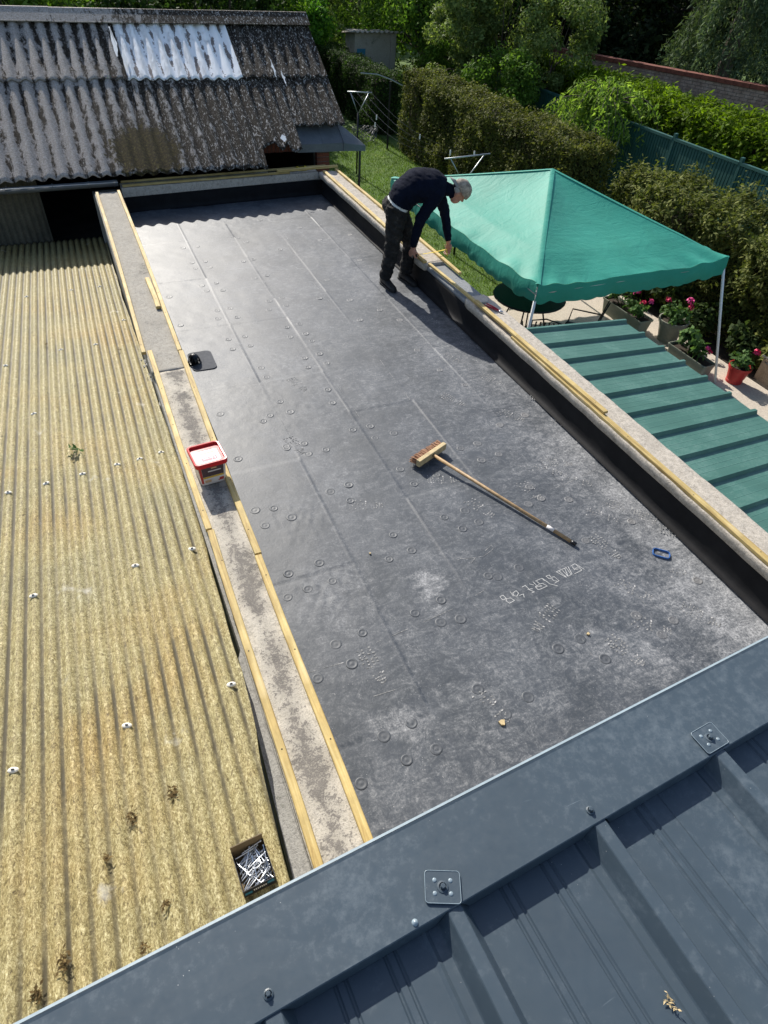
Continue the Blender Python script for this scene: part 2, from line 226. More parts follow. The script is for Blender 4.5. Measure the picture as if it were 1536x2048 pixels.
# tent fabric: coated cloth, a little light comes through
b = NB('tent_fabric'); c = b.ramp(b.noise(2.0, 5, 0.6), [(0.3, (0.014, 0.250, 0.178)), (0.7, (0.022, 0.300, 0.220))])
c = b.mix(b.math('MULTIPLY', b.ramp(b.noise(5, 6, 0.7), [(0.55, 0.0), (0.75, 1.0)]), 0.25), c, (0.06, 0.34, 0.26)); b.col(c); b.rough(0.62); b.set(Specular_IOR_Level=0.35, Sheen_Weight=0.05, Sheen_Roughness=0.5)
b.bump(b.math('ADD', b.math('MULTIPLY', b.noise(3.2, 5, 0.65, dist=2.2), 1.0), b.math('ADD', b.math('MULTIPLY', b.noise(2.0, 3, 0.5, vec=b.mapped((1, 7, 1), rot=(0, 0, 0.35)), dist=0.8), 0.5), b.math('MULTIPLY', b.noise(350, 2), 0.02))), 0.24, 0.035)
tr = b.n('ShaderNodeBsdfTranslucent'); b.L(c, tr.inputs[0]); ms = b.n('ShaderNodeMixShader'); ms.inputs[0].default_value = 0.12; b.L(b.b.outputs[0], ms.inputs[1]); b.L(tr.outputs[0], ms.inputs[2]); b.L(ms.outputs[0], b.t.nodes['Material Output'].inputs[0])
leafmat('leaf_hedge_olive', (0.055, 0.075, 0.016), (0.21, 0.225, 0.06), 0.32); leafmat('leaf_hedge_brown', (0.046, 0.062, 0.013), (0.19, 0.195, 0.05), 0.32)
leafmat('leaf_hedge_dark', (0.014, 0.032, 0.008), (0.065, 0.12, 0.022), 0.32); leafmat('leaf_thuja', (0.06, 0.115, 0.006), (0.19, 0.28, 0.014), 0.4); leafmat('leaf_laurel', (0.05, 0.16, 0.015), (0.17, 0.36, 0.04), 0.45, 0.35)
leafmat('leaf_shrub', (0.075, 0.125, 0.03), (0.26, 0.32, 0.11), 0.42, 0.4); leafmat('leaf_mid', (0.05, 0.115, 0.016), (0.17, 0.28, 0.042), 0.45); leafmat('leaf_weeping', (0.1, 0.19, 0.025), (0.3, 0.42, 0.09), 0.5)
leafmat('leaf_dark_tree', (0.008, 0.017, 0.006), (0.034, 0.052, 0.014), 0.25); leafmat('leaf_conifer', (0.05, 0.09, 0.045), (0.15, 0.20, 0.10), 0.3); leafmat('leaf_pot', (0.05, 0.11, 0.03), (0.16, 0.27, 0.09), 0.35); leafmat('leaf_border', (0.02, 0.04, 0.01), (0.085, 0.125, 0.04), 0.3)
leafmat('grass_blade', (0.06, 0.12, 0.016), (0.18, 0.26, 0.05), 0.4, 0.6); leafmat('dry_leaf', (0.07, 0.045, 0.02), (0.20, 0.14, 0.06), 0.1, 0.9)

# ------------------------------------------------------------------ mesh helpers
def V(p): return tuple(float(x) for x in p)
class MB:
    def __init__(s): s.v = []; s.f = []
    def add(s, vs, fs):
        o = len(s.v); s.v += [V(p) for p in vs]; s.f += [tuple(i + o for i in f) for f in fs]; return s
    def box(s, lo, hi, rz=0.0, piv=None):
        x0, y0, z0 = lo; x1, y1, z1 = hi
        p = [(x0, y0, z0), (x1, y0, z0), (x1, y1, z0), (x0, y1, z0), (x0, y0, z1), (x1, y0, z1), (x1, y1, z1), (x0, y1, z1)]
        if rz:
            cx, cy = piv if piv else ((x0 + x1) / 2, (y0 + y1) / 2); c, sn = math.cos(rz), math.sin(rz)
            p = [(cx + (x - cx) * c - (y - cy) * sn, cy + (x - cx) * sn + (y - cy) * c, z) for x, y, z in p]
        return s.add(p, [(3, 2, 1, 0), (4, 5, 6, 7), (0, 1, 5, 4), (1, 2, 6, 5), (2, 3, 7, 6), (3, 0, 4, 7)])
    def bar(s, a, b2, w_, h, up=(0, 0, 1)):
        a = Vector(a); b2 = Vector(b2); d = (b2 - a).normalized(); u = Vector(up); sd_ = d.cross(u)
        if sd_.length < 1e-4: sd_ = d.cross(Vector((1, 0, 0)))
        sd_.normalize(); u = sd_.cross(d).normalized(); p = []
        for q in (a, b2):
            for i, j in ((-1, -1), (1, -1), (1, 1), (-1, 1)): p.append(q + sd_ * (w_ / 2 * i) + u * (h / 2 * j))
        return s.add(p, [(3, 2, 1, 0), (4, 5, 6, 7), (0, 1, 5, 4), (1, 2, 6, 5), (2, 3, 7, 6), (3, 0, 4, 7)])
    def tube(s, pts, radii, n=8, cap=True):
        pts = [Vector(p) for p in pts]
        if isinstance(radii, (int, float)): radii = [radii] * len(pts)
        rings = []; ref = None
        for i, p in enumerate(pts):
            d = (pts[min(i + 1, len(pts) - 1)] - pts[max(i - 1, 0)]).normalized()
            if ref is None: ref = d.orthogonal().normalized()
            ref = (ref - d * ref.dot(d)); ref = ref.normalized() if ref.length > 1e-5 else d.orthogonal().normalized()
            bn = d.cross(ref); rings.append([p + (ref * math.cos(6.28318 * k / n) + bn * math.sin(6.28318 * k / n)) * radii[i] for k in range(n)])
        vs_ = [q for r in rings for q in r]; fs = []
        for i in range(len(pts) - 1):
            for k in range(n): fs.append((i * n + k, i * n + (k + 1) % n, (i + 1) * n + (k + 1) % n, (i + 1) * n + k))
        if cap: fs += [tuple(range(n - 1, -1, -1)), tuple((len(pts) - 1) * n + k for k in range(n))]
        return s.add(vs_, fs)
    def lathe(s, prof, c=(0, 0, 0), n=24, sq=None):
        vs_ = []; fs = []
        for r, z in prof:
            for k in range(n):
                a = 6.28318530718 * k / n; vs_.append((c[0] + r * math.cos(a), c[1] + r * math.sin(a), c[2] + z))
        for i in range(len(prof) - 1):
            for k in range(n): fs.append((i * n + k, i * n + (k + 1) % n, (i + 1) * n + (k + 1) % n, (i + 1) * n + k))
        return s.add(vs_, fs)
    def prism(s, poly, z0, z1):
        n = len(poly); return s.add([(x, y, z0) for x, y in poly] + [(x, y, z1) for x, y in poly], [tuple(range(n - 1, -1, -1)), tuple(range(n, 2 * n))] + [(i, (i + 1) % n, n + (i + 1) % n, n + i) for i in range(n)])
    def extrude(s, prof, a, b2, udir, wdir=(0, 0, 1), closed=False):
        """profile (u, w) swept from point a to point b2"""
        a = Vector(a); b2 = Vector(b2); u = Vector(udir); w_ = Vector(wdir); n = len(prof)
        vs_ = [q + u * p[0] + w_ * p[1] for q in (a, b2) for p in prof]
        return s.add(vs_, [(i, (i + 1) % n, n + (i + 1) % n, n + i) for i in range(n if closed else n - 1)] + ([tuple(range(n - 1, -1, -1)), tuple(range(n, 2 * n))] if closed else []))
def wloc(o): 
    l = Vector((0, 0, 0))
    while o: l += o.location; o = o.parent
    return l
def build(name, mb, mat, parent=None, origin=None, smooth=False, bevel=0.0, local=False):
    me = bpy.data.meshes.new(name)
    off = wloc(parent) if parent and not local else Vector((0, 0, 0))
    loc = Vector(origin) - off if origin is not None else Vector((0, 0, 0))
    sh = off + loc if not local else Vector((0, 0, 0))
    a = np.array(mb.v, dtype=float)
    if not local: a = a - np.array(sh)
    me.from_pydata([tuple(p) for p in a.tolist()], [], mb.f); me.update()
    o = bpy.data.objects.new(name, me); COL.objects.link(o); o.location = loc
    if parent: o.parent = parent
    ms_ = mat if isinstance(mat, (list, tuple)) else [mat]
    for m in ms_: me.materials.append(MATS[m])
    if smooth: me.polygons.foreach_set('use_smooth', [True] * len(me.polygons))
    if bevel: md = o.modifiers.new('bevel', 'BEVEL'); md.width = bevel; md.segments = 2; md.limit_method = 'ANGLE'; md.angle_limit = R(40)
    return o
def npmesh(name, verts, quads, mat, parent=None, origin=None, smooth=True, attr=None):
    off = np.array(wloc(parent)) if parent else np.zeros(3); loc = (np.array(origin) - off) if origin is not None else np.zeros(3)
    verts = np.asarray(verts, dtype=np.float32) - (off + loc).astype(np.float32); quads = np.asarray(quads, dtype=np.int32); k = quads.shape[1]
    me = bpy.data.meshes.new(name); me.vertices.add(len(verts)); me.vertices.foreach_set('co', verts.ravel())
    me.loops.add(quads.size); me.loops.foreach_set('vertex_index', quads.ravel()); me.polygons.add(len(quads)); me.polygons.foreach_set('loop_start', np.arange(0, quads.size, k, dtype=np.int32))
    try: me.polygons.foreach_set('loop_total', np.full(len(quads), k, dtype=np.int32))
    except Exception: pass
    if smooth: me.polygons.foreach_set('use_smooth', np.ones(len(quads), dtype=bool))
    if attr is not None:
        at = me.attributes.new('valley', 'FLOAT', 'POINT'); at.data.foreach_set('value', np.asarray(attr, dtype=np.float32))
    me.update(calc_edges=True); me.validate(); me.materials.append(MATS[mat])
    o = bpy.data.objects.new(name, me); COL.objects.link(o); o.location = Vector(loc.tolist())
    if parent: o.parent = parent
    return o
def gridq(nu, nv):
    i, j = np.meshgrid(np.arange(nu - 1), np.arange(nv - 1), indexing='ij'); a = i * nv + j
    return np.stack([a, a + nv, a + nv + 1, a + 1], -1).reshape(-1, 4)
def tag(o, label=None, cat=None, group=None, kind=None):
    if label: o['label'] = label
    if cat: o['category'] = cat
    if group: o['group'] = group
    if kind: o['kind'] = kind
    return o
def thing(name, loc, label, cat, group=None):
    o = bpy.data.objects.new(name, None); COL.objects.link(o); o.location = loc; o.empty_display_size = 0.2
    return tag(o, label, cat, group)
def inst(src, name, parent, loc, rot=(0, 0, 0), sc=(1, 1, 1)):
    o = bpy.data.objects.new(name, src); COL.objects.link(o); o.parent = parent
    o.location = Vector(loc) - wloc(parent); o.rotation_euler = rot; o.scale = sc; return o
def vnoise(x, y, seed=0):
    """smooth value noise, vectorised"""
    r = np.random.default_rng(seed).random((64, 64)); xi = np.floor(x).astype(int); yi = np.floor(y).astype(int); fx = x - xi; fy = y - yi
    fx = fx * fx * (3 - 2 * fx); fy = fy * fy * (3 - 2 * fy); g = lambda a, c: r[a % 64, c % 64]
    return (g(xi, yi) * (1 - fx) + g(xi + 1, yi) * fx) * (1 - fy) + (g(xi, yi + 1) * (1 - fx) + g(xi + 1, yi + 1) * fx) * fy - 0.5
def leaves(name, pos, nrm, length, width, mat, parent, jitter=0.8, droop=0.0, rng=RNG):
    """one joined mesh of small folded leaves"""
    n = len(pos); pos = np.asarray(pos); nrm = np.asarray(nrm, dtype=float) + rng.normal(0, jitter, (n, 3)); nrm /= np.linalg.norm(nrm, axis=1)[:, None] + 1e-9
    d = rng.normal(0, 1, (n, 3)); d[:, 2] -= droop; d -= nrm * (d * nrm).sum(1)[:, None]; d /= np.linalg.norm(d, axis=1)[:, None] + 1e-9
    sdv = np.cross(d, nrm); L_ = length * rng.uniform(0.6, 1.35, (n, 1)); W_ = width * rng.uniform(0.6, 1.3, (n, 1))
    v = np.stack([pos, pos + d * L_ * 0.5 + sdv * W_ * 0.5 + nrm * W_ * 0.15, pos + d * L_, pos + d * L_ * 0.5 - sdv * W_ * 0.5 + nrm * W_ * 0.15], 1).reshape(-1, 3)
    return npmesh(name, v, np.arange(n * 4).reshape(-1, 4), mat, parent, smooth=False)
def blob_points(n, centers, radii, rng=RNG, squash=0.8):
    i = rng.integers(0, len(centers), n); c = np.asarray(centers)[i]; r = np.asarray(radii)[i][:, None]
    d = rng.normal(0, 1, (n, 3)); d /= np.linalg.norm(d, axis=1)[:, None]; rad = rng.uniform(0.25, 1, (n, 1)) ** 0.45
    return c + d * rad * r * np.array([1, 1, squash]), d

# ================================================================== SETTING
# lawn: one big sheet, slightly uneven near the garden
gx_, gy_ = np.meshgrid(np.concatenate([[-300, -80, -30], np.linspace(-12, 30, 70), [50, 100, 300]]), np.concatenate([[-300, -60, -20], np.linspace(-5, 45, 80), [70, 120, 400]]), indexing='ij')
gz = np.where((gx_ > 4) & (gy_ > 9.3), vnoise(gx_ * 0.7, gy_ * 0.7, 3) * 0.06, 0) - 0.035
lawn = npmesh('lawn_ground', np.stack([gx_, gy_, gz], -1).reshape(-1, 3), gridq(*gx_.shape), 'lawn_soil'); tag(lawn, kind='structure')
# patio slab
mb = MB(); mb.prism([(3.6, -1.0), (8.68, -1.0), (8.68, 8.7), (7.2, 9.05), (3.6, 9.0)], -0.06, 0.012); patio = build('patio', mb, 'patio_concrete', origin=(6, 5, 0)); tag(patio, kind='structure')
mb = MB(); mb.prism([(8.72, 1.0), (10.2, 1.0), (10.2, 10.1), (8.72, 10.1)], -0.06, -0.004); o = build('flower_bed', mb, 'border_soil', origin=(9.4, 5, 0)); tag(o, kind='structure')

# ================================================================== FLAT-ROOFED BUILDING
FR = thing('flat_roof_building', (1.97, 5.1, 0), 'flat roofed garage with dusty grey membrane between low concrete parapets', 'building')
SK = 0.060
fy = lambda x: 9.865 + SK * x          # far wall line
LX = 0.485; RX = 3.47
xs = np.arange(LX, RX + 0.02, 0.010); ys = np.arange(0.60, 10.08, 0.016); X, Y = np.meshgrid(xs, ys, indexing='ij')
Y = np.minimum(Y, 9.875 + SK * X)
H = np.zeros_like(X)
cols = [0.42, 1.10, 1.72, 2.34, 2.96, 3.6]; rr = np.random.default_rng(5)
for i in range(5):
    m = (X >= cols[i]) & (X < cols[i + 1]); off = rr.uniform(0, 1.2); k = np.floor((Y + off) / 1.2).astype(int); t = (Y + off) / 1.2 - k
    hh = rr.normal(0, 0.0016, 20); tl = rr.normal(0, 0.0024, 20)
    H += np.where(m, hh[k % 20] + tl[k % 20] * (t - 0.5), 0)
    dd = np.minimum(t, 1 - t) * 1.2; H += np.where(m, 0.0014 * np.exp(-(dd / 0.009) ** 2) * (1 if i % 2 else -1), 0)
for c_ in cols[1:5]:
    c_l = c_ + 0.012 * vnoise(Y * 0.7, Y * 0 + c_, 11); H += 0.0015 * np.exp(-((X - c_l) / 0.0085) ** 2) * np.clip(vnoise(Y * 0.9, Y * 0 + c_ * 3, 12) * 3 + 0.7, 0, 1.2)
H += vnoise(X * 2.2, Y * 2.2, 1) * 0.006 + vnoise(X * 9, Y * 9, 2) * 0.0018 + vnoise(X * 24, Y * 24, 4) * 0.0012 * np.clip(vnoise(X * 1.1, Y * 1.1, 8) * 4, 0, 1)
ln_c = (U(560, 1160, ZM), U(660, 1110, ZM), U(740, 1190, ZM), U(480, 1170, ZM))          # crumpled patches
for q in (U(680, 1200, ZM), U(640, 1180, ZM), U(600, 1040, ZM)):
    g = np.exp(-(((X - q.x) ** 2 + (Y - q.y) ** 2) / 0.05)); H += g * vnoise(X * 34, Y * 26, 6) * 0.0028
cant = np.clip(1 - (RX - X) / 0.03, 0, 1) ** 2 * 0.012; H += cant
mem = npmesh('roof_membrane', np.stack([X, Y, ZM + H], -1).reshape(-1, 3), gridq(*X.shape), 'membrane', FR, origin=(1.97, 5.1, ZM))
# walls and copings
mb = MB(); mb.prism([(0.21, 0.6), (0.475, 0.6), (0.475, fy(.475)), (0.155, fy(.16) + .02), (0.17, 6.0)], 0, 1.86); wl = build('wall', mb, 'render_wall', FR)
mb = MB(); mb.prism([(3.485, 0.6), (3.72, 0.6), (3.72, 10.32), (3.485, 10.30)], 0, 1.852); build('wall', mb, 'render_wall', FR)
mb = MB(); mb.prism([(0.12, fy(.12) + .03), (3.483, fy(3.48) + .03), (3.483, fy(3.48) + .24), (0.12, fy(.12) + .26)], 0, 1.84); build('wall', mb, 'render_wall', FR)
mb = MB(); mb.box((0.48, 0.60, 0), (3.48, 0.68, 1.5)); build('wall', mb, 'render_wall', FR)
def rough_slab(name, pl, z0, z1, mat, nseg=60, amp=0.006, seed=0, side=0.004):
    """coping slab along Y: list of (y, x_inner, x_outer); worn edges, uneven top"""
    ys_ = np.linspace(pl[0][0], pl[-1][0], nseg); xa = np.interp(ys_, [p[0] for p in pl], [p[1] for p in pl]); xb = np.interp(ys_, [p[0] for p in pl], [p[2] for p in pl])
    nu = 22; prof = []
    for i, y in enumerate(ys_):
        na = float(vnoise(np.array(y * 9), np.array(seed + 0.5), 21)) * side * 2; nb_ = float(vnoise(np.array(y * 9), np.array(seed + 7.5), 22)) * side * 2
        row = [(xa[i] + na, z0), (xa[i] + na * 0.7, z1 - 0.008)]
        for k in range(nu):
            t = k / (nu - 1); row.append((xa[i] + na * 0.5 + 0.006 + (xb[i] - xa[i] - 0.012) * t, z1 + float(vnoise(np.array(y * 14), np.array(t * 6 + seed), 23)) * amp))
        row += [(xb[i] + nb_ * 0.7, z1 - 0.008), (xb[i] + nb_, z0)]; prof.append([(x, y, z) for x, z in row])
    n = nu + 4; vv = np.array(prof).reshape(-1, 3); q = gridq(nseg, n)[:, ::-1]
    bot = np.array([[i * n, i * n + n - 1, (i + 1) * n + n - 1, (i + 1) * n] for i in range(nseg - 1)]); q = np.concatenate([q, bot])
    o = npmesh(name, vv, q, mat, FR, origin=((pl[0][1] + pl[0][2]) / 2, (pl[0][0] + pl[-1][0]) / 2, z1), smooth=False)
    bm = bmesh.new(); bm.from_mesh(o.data)
    bmesh.ops.holes_fill(bm, edges=[e for e in bm.edges if e.is_boundary]); bmesh.ops.recalc_face_normals(bm, faces=bm.faces); bm.to_mesh(o.data); bm.free(); return o
rough_slab('coping', [(0.62, 0.215, 0.478), (3.3, 0.215, 0.478), (4.95, 0.19, 0.478)], 1.862, 1.918, 'coping_left', 150, 0.010, 1)
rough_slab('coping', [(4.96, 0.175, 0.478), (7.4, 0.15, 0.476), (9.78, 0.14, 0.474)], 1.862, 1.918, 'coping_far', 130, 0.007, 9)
rough_slab('coping', [(0.62, 3.455, 3.73), (2.3, 3.452, 3.73), (5.38, 3.452, 3.735), (5.46, 3.47, 3.735)], 1.846, 1.920, 'coping_right', 160, 0.007, 15, 0.006)
rough_slab('coping', [(6.40, 3.44, 3.735), (6.5, 3.425, 3.735), (8.0, 3.42, 3.74), (10.06, 3.41, 3.74)], 1.846, 1.920, 'coping_right', 120, 0.009, 27, 0.006)
rough_slab('coping_bed', [(5.47, 3.475, 3.725), (6.39, 3.475, 3.725)], 1.853, 1.893, 'cement', 40, 0.002, 31, 0.002)
ob = rough_slab('mortar_lip', [(5.30, 3.56, 3.66), (5.40, 3.50, 3.70), (5.46, 3.53, 3.70)], 1.921, 1.936, 'patio_concrete', 16, 0.006, 33, 0.006)
mb = MB()
n = 40
for i in range(n):
    x0 = 0.50 + (3.40 - 0.50) * i / n; x1 = 0.50 + (3.40 - 0.50) * (i + 1) / n; a = 0.006 * mnoise.noise((x0 * 9, 0, 3)); c2 = 0.006 * mnoise.noise((x1 * 9, 0, 3)); y0 = fy(x0) + 0.004 + a; y1 = fy(x1) + 0.004 + c2
    mb.add([(x0, y0, 1.80 + .02 * i / n), (x1, y1, 1.80 + .02 * (i + 1) / n), (x1, fy(x1) + 0.26, 1.80 + .02 * (i + 1) / n), (x0, fy(x0) + 0.26, 1.80 + .02 * i / n), (x0, y0, 1.916 + a * .4), (x1, y1, 1.916 + c2 * .4), (x1, fy(x1) + 0.26, 1.918), (x0, fy(x0) + 0.26, 1.918)], [(3, 2, 1, 0), (4, 5, 6, 7), (0, 1, 5, 4), (2, 3, 7, 6)] + ([(3, 0, 4, 7)] if i == 0 else []) + ([(1, 2, 6, 5)] if i == n - 1 else []))
build('coping', mb, 'coping_right', FR, origin=(1.9, 10.05, 1.9))
# upstands with a rounded foot
def upstand(a, b2, nrm, h, n=90):
    a = Vector(a); b2 = Vector(b2); nn = Vector(nrm); rows = []
    prof = [(0.055, 0.004), (0.030, 0.008), (0.012, 0.024), (0.006, 0.05)] + [(0.004, z) for z in np.linspace(0.08, h - 0.004, 7)] + [(0.0, h)]
    for i in range(n):
        t = i / (n - 1); p = a.lerp(b2, t); L_ = (b2 - a).length * t
        for u, z in prof:
            k = min(1, z * 8); rows.append(p + nn * (u + k * 0.006 * mnoise.noise((L_ * 1.7, z * 4, 5.1)) + k * 0.0015 * mnoise.noise((L_ * 9, z * 14, 2.2))) + Vector((0, 0, z)))
    return npmesh('membrane_upstand', np.array([tuple(p) for p in rows]), gridq(n, len(prof)), 'upstand', FR)
upstand((3.478, 0.62, ZM + .012), (3.478, fy(3.48), ZM + .012), (-1, 0, 0), 0.236)
upstand((0.480, 0.62, ZM - .002), (0.480, fy(.48), ZM - .002), (1, 0, 0), 0.318)
upstand((0.47, fy(.47) + .024, ZM - .002), (3.48, fy(3.48) + .024, ZM - .002), (0.06, -1, 0), 0.205)
# fixing washers telegraphing through the membrane
def scl(lst, ox, oy, k): return [(ox + x * k, oy + y * k) for x, y in lst]
W = scl([(625, 572), (705, 562), (645, 607), (735, 598), (685, 710), (775, 695), (715, 742), (815, 740), (780, 863), (860, 850), (785, 912), (905, 905), (485, 780), (555, 955), (850, 1040), (950, 1022), (985, 1078), (875, 1100), (1050, 1215), (1085, 1272), (1168, 1425), (1105, 1510), (1230, 1487), (1065, 1545), (1100, 857), (1180, 785), (1205, 832), (1100, 805), (1085, 648), (1010, 665), (940, 563), (1005, 550), (905, 415), (960, 440), (570, 480), (655, 470), (1210, 965), (1290, 945), (1230, 1025), (1325, 1005), (1365, 1050), (1320, 1155), (1410, 1130), (1340, 1212), (1455, 1188), (1490, 1430), (1460, 1350), (1315, 1680), (1205, 1700), (1410, 790), (800, 1500)], 180, 340, .3255)
W += scl([(1025, 175), (1130, 145), (1155, 208), (725, 240), (1265, 183), (1430, 60), (1405, 398), (1293, 440), (1415, 495), (945, 545), (830, 557), (1055, 600), (893, 650), (1225, 880), (1035, 945), (1305, 990), (1155, 1040), (1030, 1090), (1490, 1310), (1325, 1380), (1425, 1500), (1215, 1590)], 240, 840, .3255)
W += scl([(1300, 445), (1130, 530), (1455, 605), (1270, 675), (990, 820)], 400, 1300, .3255)
W += scl([(125, 97), (270, 140), (155, 170), (785, 205), (915, 272), (810, 308), (680, 235), (310, 362), (535, 395), (395, 452), (1105, 475), (580, 660), (708, 620), (692, 730), (793, 690), (265, 767), (380, 862), (240, 915), (1097, 578), (1175, 545), (1345, 550), (1040, 968), (905, 1025), (850, 1020), (560, 1168), (400, 1247), (560, 1303), (680, 1283), (1280, 1465), (1415, 1405), (1450, 800)], 700, 820, .3255)
W += scl([(575, 505), (390, 1470), (870, 1200), (790, 1300), (610, 1165), (1040, 920)], 1100, 900, .2839) + scl([(535, 92), (325, 58), (440, 162), (48, 200), (150, 310)], 800, 1350, .479)
W += [(600, 455), (640, 480), (700, 470), (720, 520), (655, 560), (760, 620), (800, 640), (835, 700), (880, 740), (930, 770), (700, 600), (720, 640), (1000, 850), (1050, 830), (640, 420), (520, 440), (560, 500)]
me_w = None
mb = MB(); mb.lathe([(0.036, -0.004), (0.0335, 0.0022), (0.0290, 0.0052), (0.0245, 0.0040), (0.0205, 0.0012), (0.012, 0.0010), (0.007, 0.0032), (0.0, 0.0034)], n=20)
def meshdata(name, mb, mat, smooth=True):
    me = bpy.data.meshes.new(name); me.from_pydata(mb.v, [], mb.f); me.update(); me.materials.append(MATS[mat] if isinstance(mat, str) else mat)
    if smooth: me.polygons.foreach_set('use_smooth', [True] * len(me.polygons))
    return me
me_w = meshdata('fixing_washer', mb, 'membrane_bump')
def memz(x, y):
    i = int(np.clip(round((x - xs[0]) / 0.010), 0, len(xs) - 1)); j = int(np.clip(round((y - ys[0]) / 0.016), 0, len(ys) - 1)); return ZM + float(H[i, j])
for px, py in W:
    q = U(px, py, ZM)
    if 0.55 < q.x < 3.40 and 0.3 < q.y < 9.8:
        s_ = random.uniform(0.9, 1.12); inst(me_w, 'fixing_washer', mem, (q.x, q.y, memz(q.x, q.y) + 0.0005), (random.uniform(-.03, .03), random.uniform(-.03, .03), random.uniform(0, 6.28)), (s_, s_, random.uniform(0.28, 0.62)))
# boot prints in chalky dust
def sole(seed):
    rg = random.Random(seed); m = MB(); drop = rg.uniform(0.15, 0.6)
    for r in range(13):
        y = -0.13 + r * 0.0205; wd = 0.040 if y > 0 else 0.032; wd *= math.sqrt(max(0.05, 1 - ((y - 0.02) / 0.165) ** 2)) * 1.1
        if -0.055 < y < -0.025: continue
        for c_ in range(4):
            if rg.random() < drop * 0.6: continue
            x = (c_ - 1.5) / 1.5 * wd; a = rg.uniform(-.5, .5); x += rg.uniform(-.003, .003); yj = y + rg.uniform(-.004, .004); rx = rg.uniform(.0065, .0115); ry = rg.uniform(.0032, .0062)
            pts = [(x + (rx * math.cos(t) * math.cos(a) - ry * math.sin(t) * math.sin(a)) * (1 + .35 * math.sin(t * 5 + r * 3 + c_)), yj + (rx * math.cos(t) * math.sin(a) + ry * math.sin(t) * math.cos(a)) * (1 + .35 * math.sin(t * 3 + r)), 0) for t in np.linspace(0, 6.2832, 7)[:-1]]
            m.add(pts, [tuple(range(6))])
    return meshdata('boot_print', m, 'print_chalk', False)
soles = [sole(i) for i in range(5)]
fp = [(958, 1015, 0.4), (885, 958, 1.2), (1090, 940, 0.9), (1112, 925, 1.1), (1210, 1092, 0.2), (1265, 1178, 0.6), (1090, 1235, -1.1), (1200, 1030, 0.8), (1352, 1065, 0.9), (905, 800, 0.5), (730, 1010, 1.2), (595, 768, 0.3), (900, 715, 0.4), (1180, 885, 0.9), (745, 1330, 0.1), (1060, 980, 0.2), (1310, 1040, 0.7), (1150, 960, 0.8), (985, 760, 0.5), (940, 690, 0.7), (1130, 850, 0.4), (1085, 800, 0.9), (1370, 1150, 1.0), (1400, 1230, 0.5), (1250, 1300, 0.3), (1300, 1250, 0.8), (860, 640, 0.6), (980, 1410, 0.3), (590, 890, 0.2), (1245, 1015, 0.7), (1020, 830, 0.6)]
for i, (px, py, a) in enumerate(fp):
    q = U(px, py, ZM); bp_ = inst(soles[i % 5], 'boot_print', mem, (q.x, q.y, memz(q.x, q.y) + 0.0016), (0, 0, a)); bp_['kind'] = 'stuff'
# scratched writing and chalk strokes
def ribbon(m, pts, wd):
    P_ = [Vector((p.x, p.y, memz(p.x, p.y) + 0.0012)) for p in pts]
    for a, b2 in zip(P_[:-1], P_[1:]):
        d = (b2 - a); d.z = 0
        if d.length < 1e-5: continue
        d.normalize(); s_ = Vector((-d.y, d.x, 0)) * wd / 2; e = d * wd * 0.3; m.add([a - s_ - e, b2 - s_ + e, b2 + s_ + e, a + s_ - e], [(0, 1, 2, 3)])
ST = [[(120, 575), (160, 555), (200, 595), (160, 615), (120, 575)], [(200, 600), (250, 590), (300, 620), (240, 655), (205, 630), (200, 600)], [(280, 530), (320, 500), (350, 530), (330, 570), (290, 560), (280, 530)], [(250, 515), (280, 560)], [(360, 560), (410, 540), (420, 580)],
      [(395, 455), (435, 435), (490, 490), (465, 485)], [(490, 480), (520, 475)], [(485, 490), (545, 515), (515, 525)], [(485, 415), (540, 430)], [(530, 390), (570, 430)], [(560, 380), (640, 345), (670, 375)], [(575, 385), (615, 415), (650, 405)], [(555, 450), (600, 425), (640, 440), (560, 455), (590, 485), (620, 480), (705, 440), (650, 410)],
      [(640, 345), (740, 415), (830, 440)], [(690, 320), (730, 305), (750, 335), (790, 325), (850, 375), (800, 400)], [(690, 320), (720, 345), (765, 350), (780, 375), (820, 380)], [(815, 265), (940, 212)], [(815, 265), (940, 335)], [(850, 255), (930, 325)], [(890, 245), (960, 320), (920, 225)], [(960, 320), (1000, 300), (940, 220)], [(960, 200), (1010, 295)], [(1000, 190), (1045, 165), (1130, 245), (1040, 290)], [(1040, 230), (1075, 215)], [(1010, 200), (1040, 240), (1085, 230)], [(1045, 165), (1160, 235)]]
m = MB()
for s_ in ST: ribbon(m, [U(980 + x / 6.144, 1100 + y / 6.144, ZM) for x, y in s_], 0.0042)
o = build('scratched_writing', m, 'dust_chalk', mem); o['kind'] = 'stuff'; o['label'] = 'chalky hand-scratched letters and numbers'
m = MB()
for s_ in ([(660, 925), (680, 915), (760, 910), (820, 900), (870, 862), (885, 845)], [(770, 910), (740, 945)], [(830, 865), (870, 830)], [(1030, 340), (1055, 348)], [(770, 1140), (830, 1105)]): ribbon(m, [U(700 + x * .3255, 820 + y * .3255, ZM) for x, y in s_], 0.003)
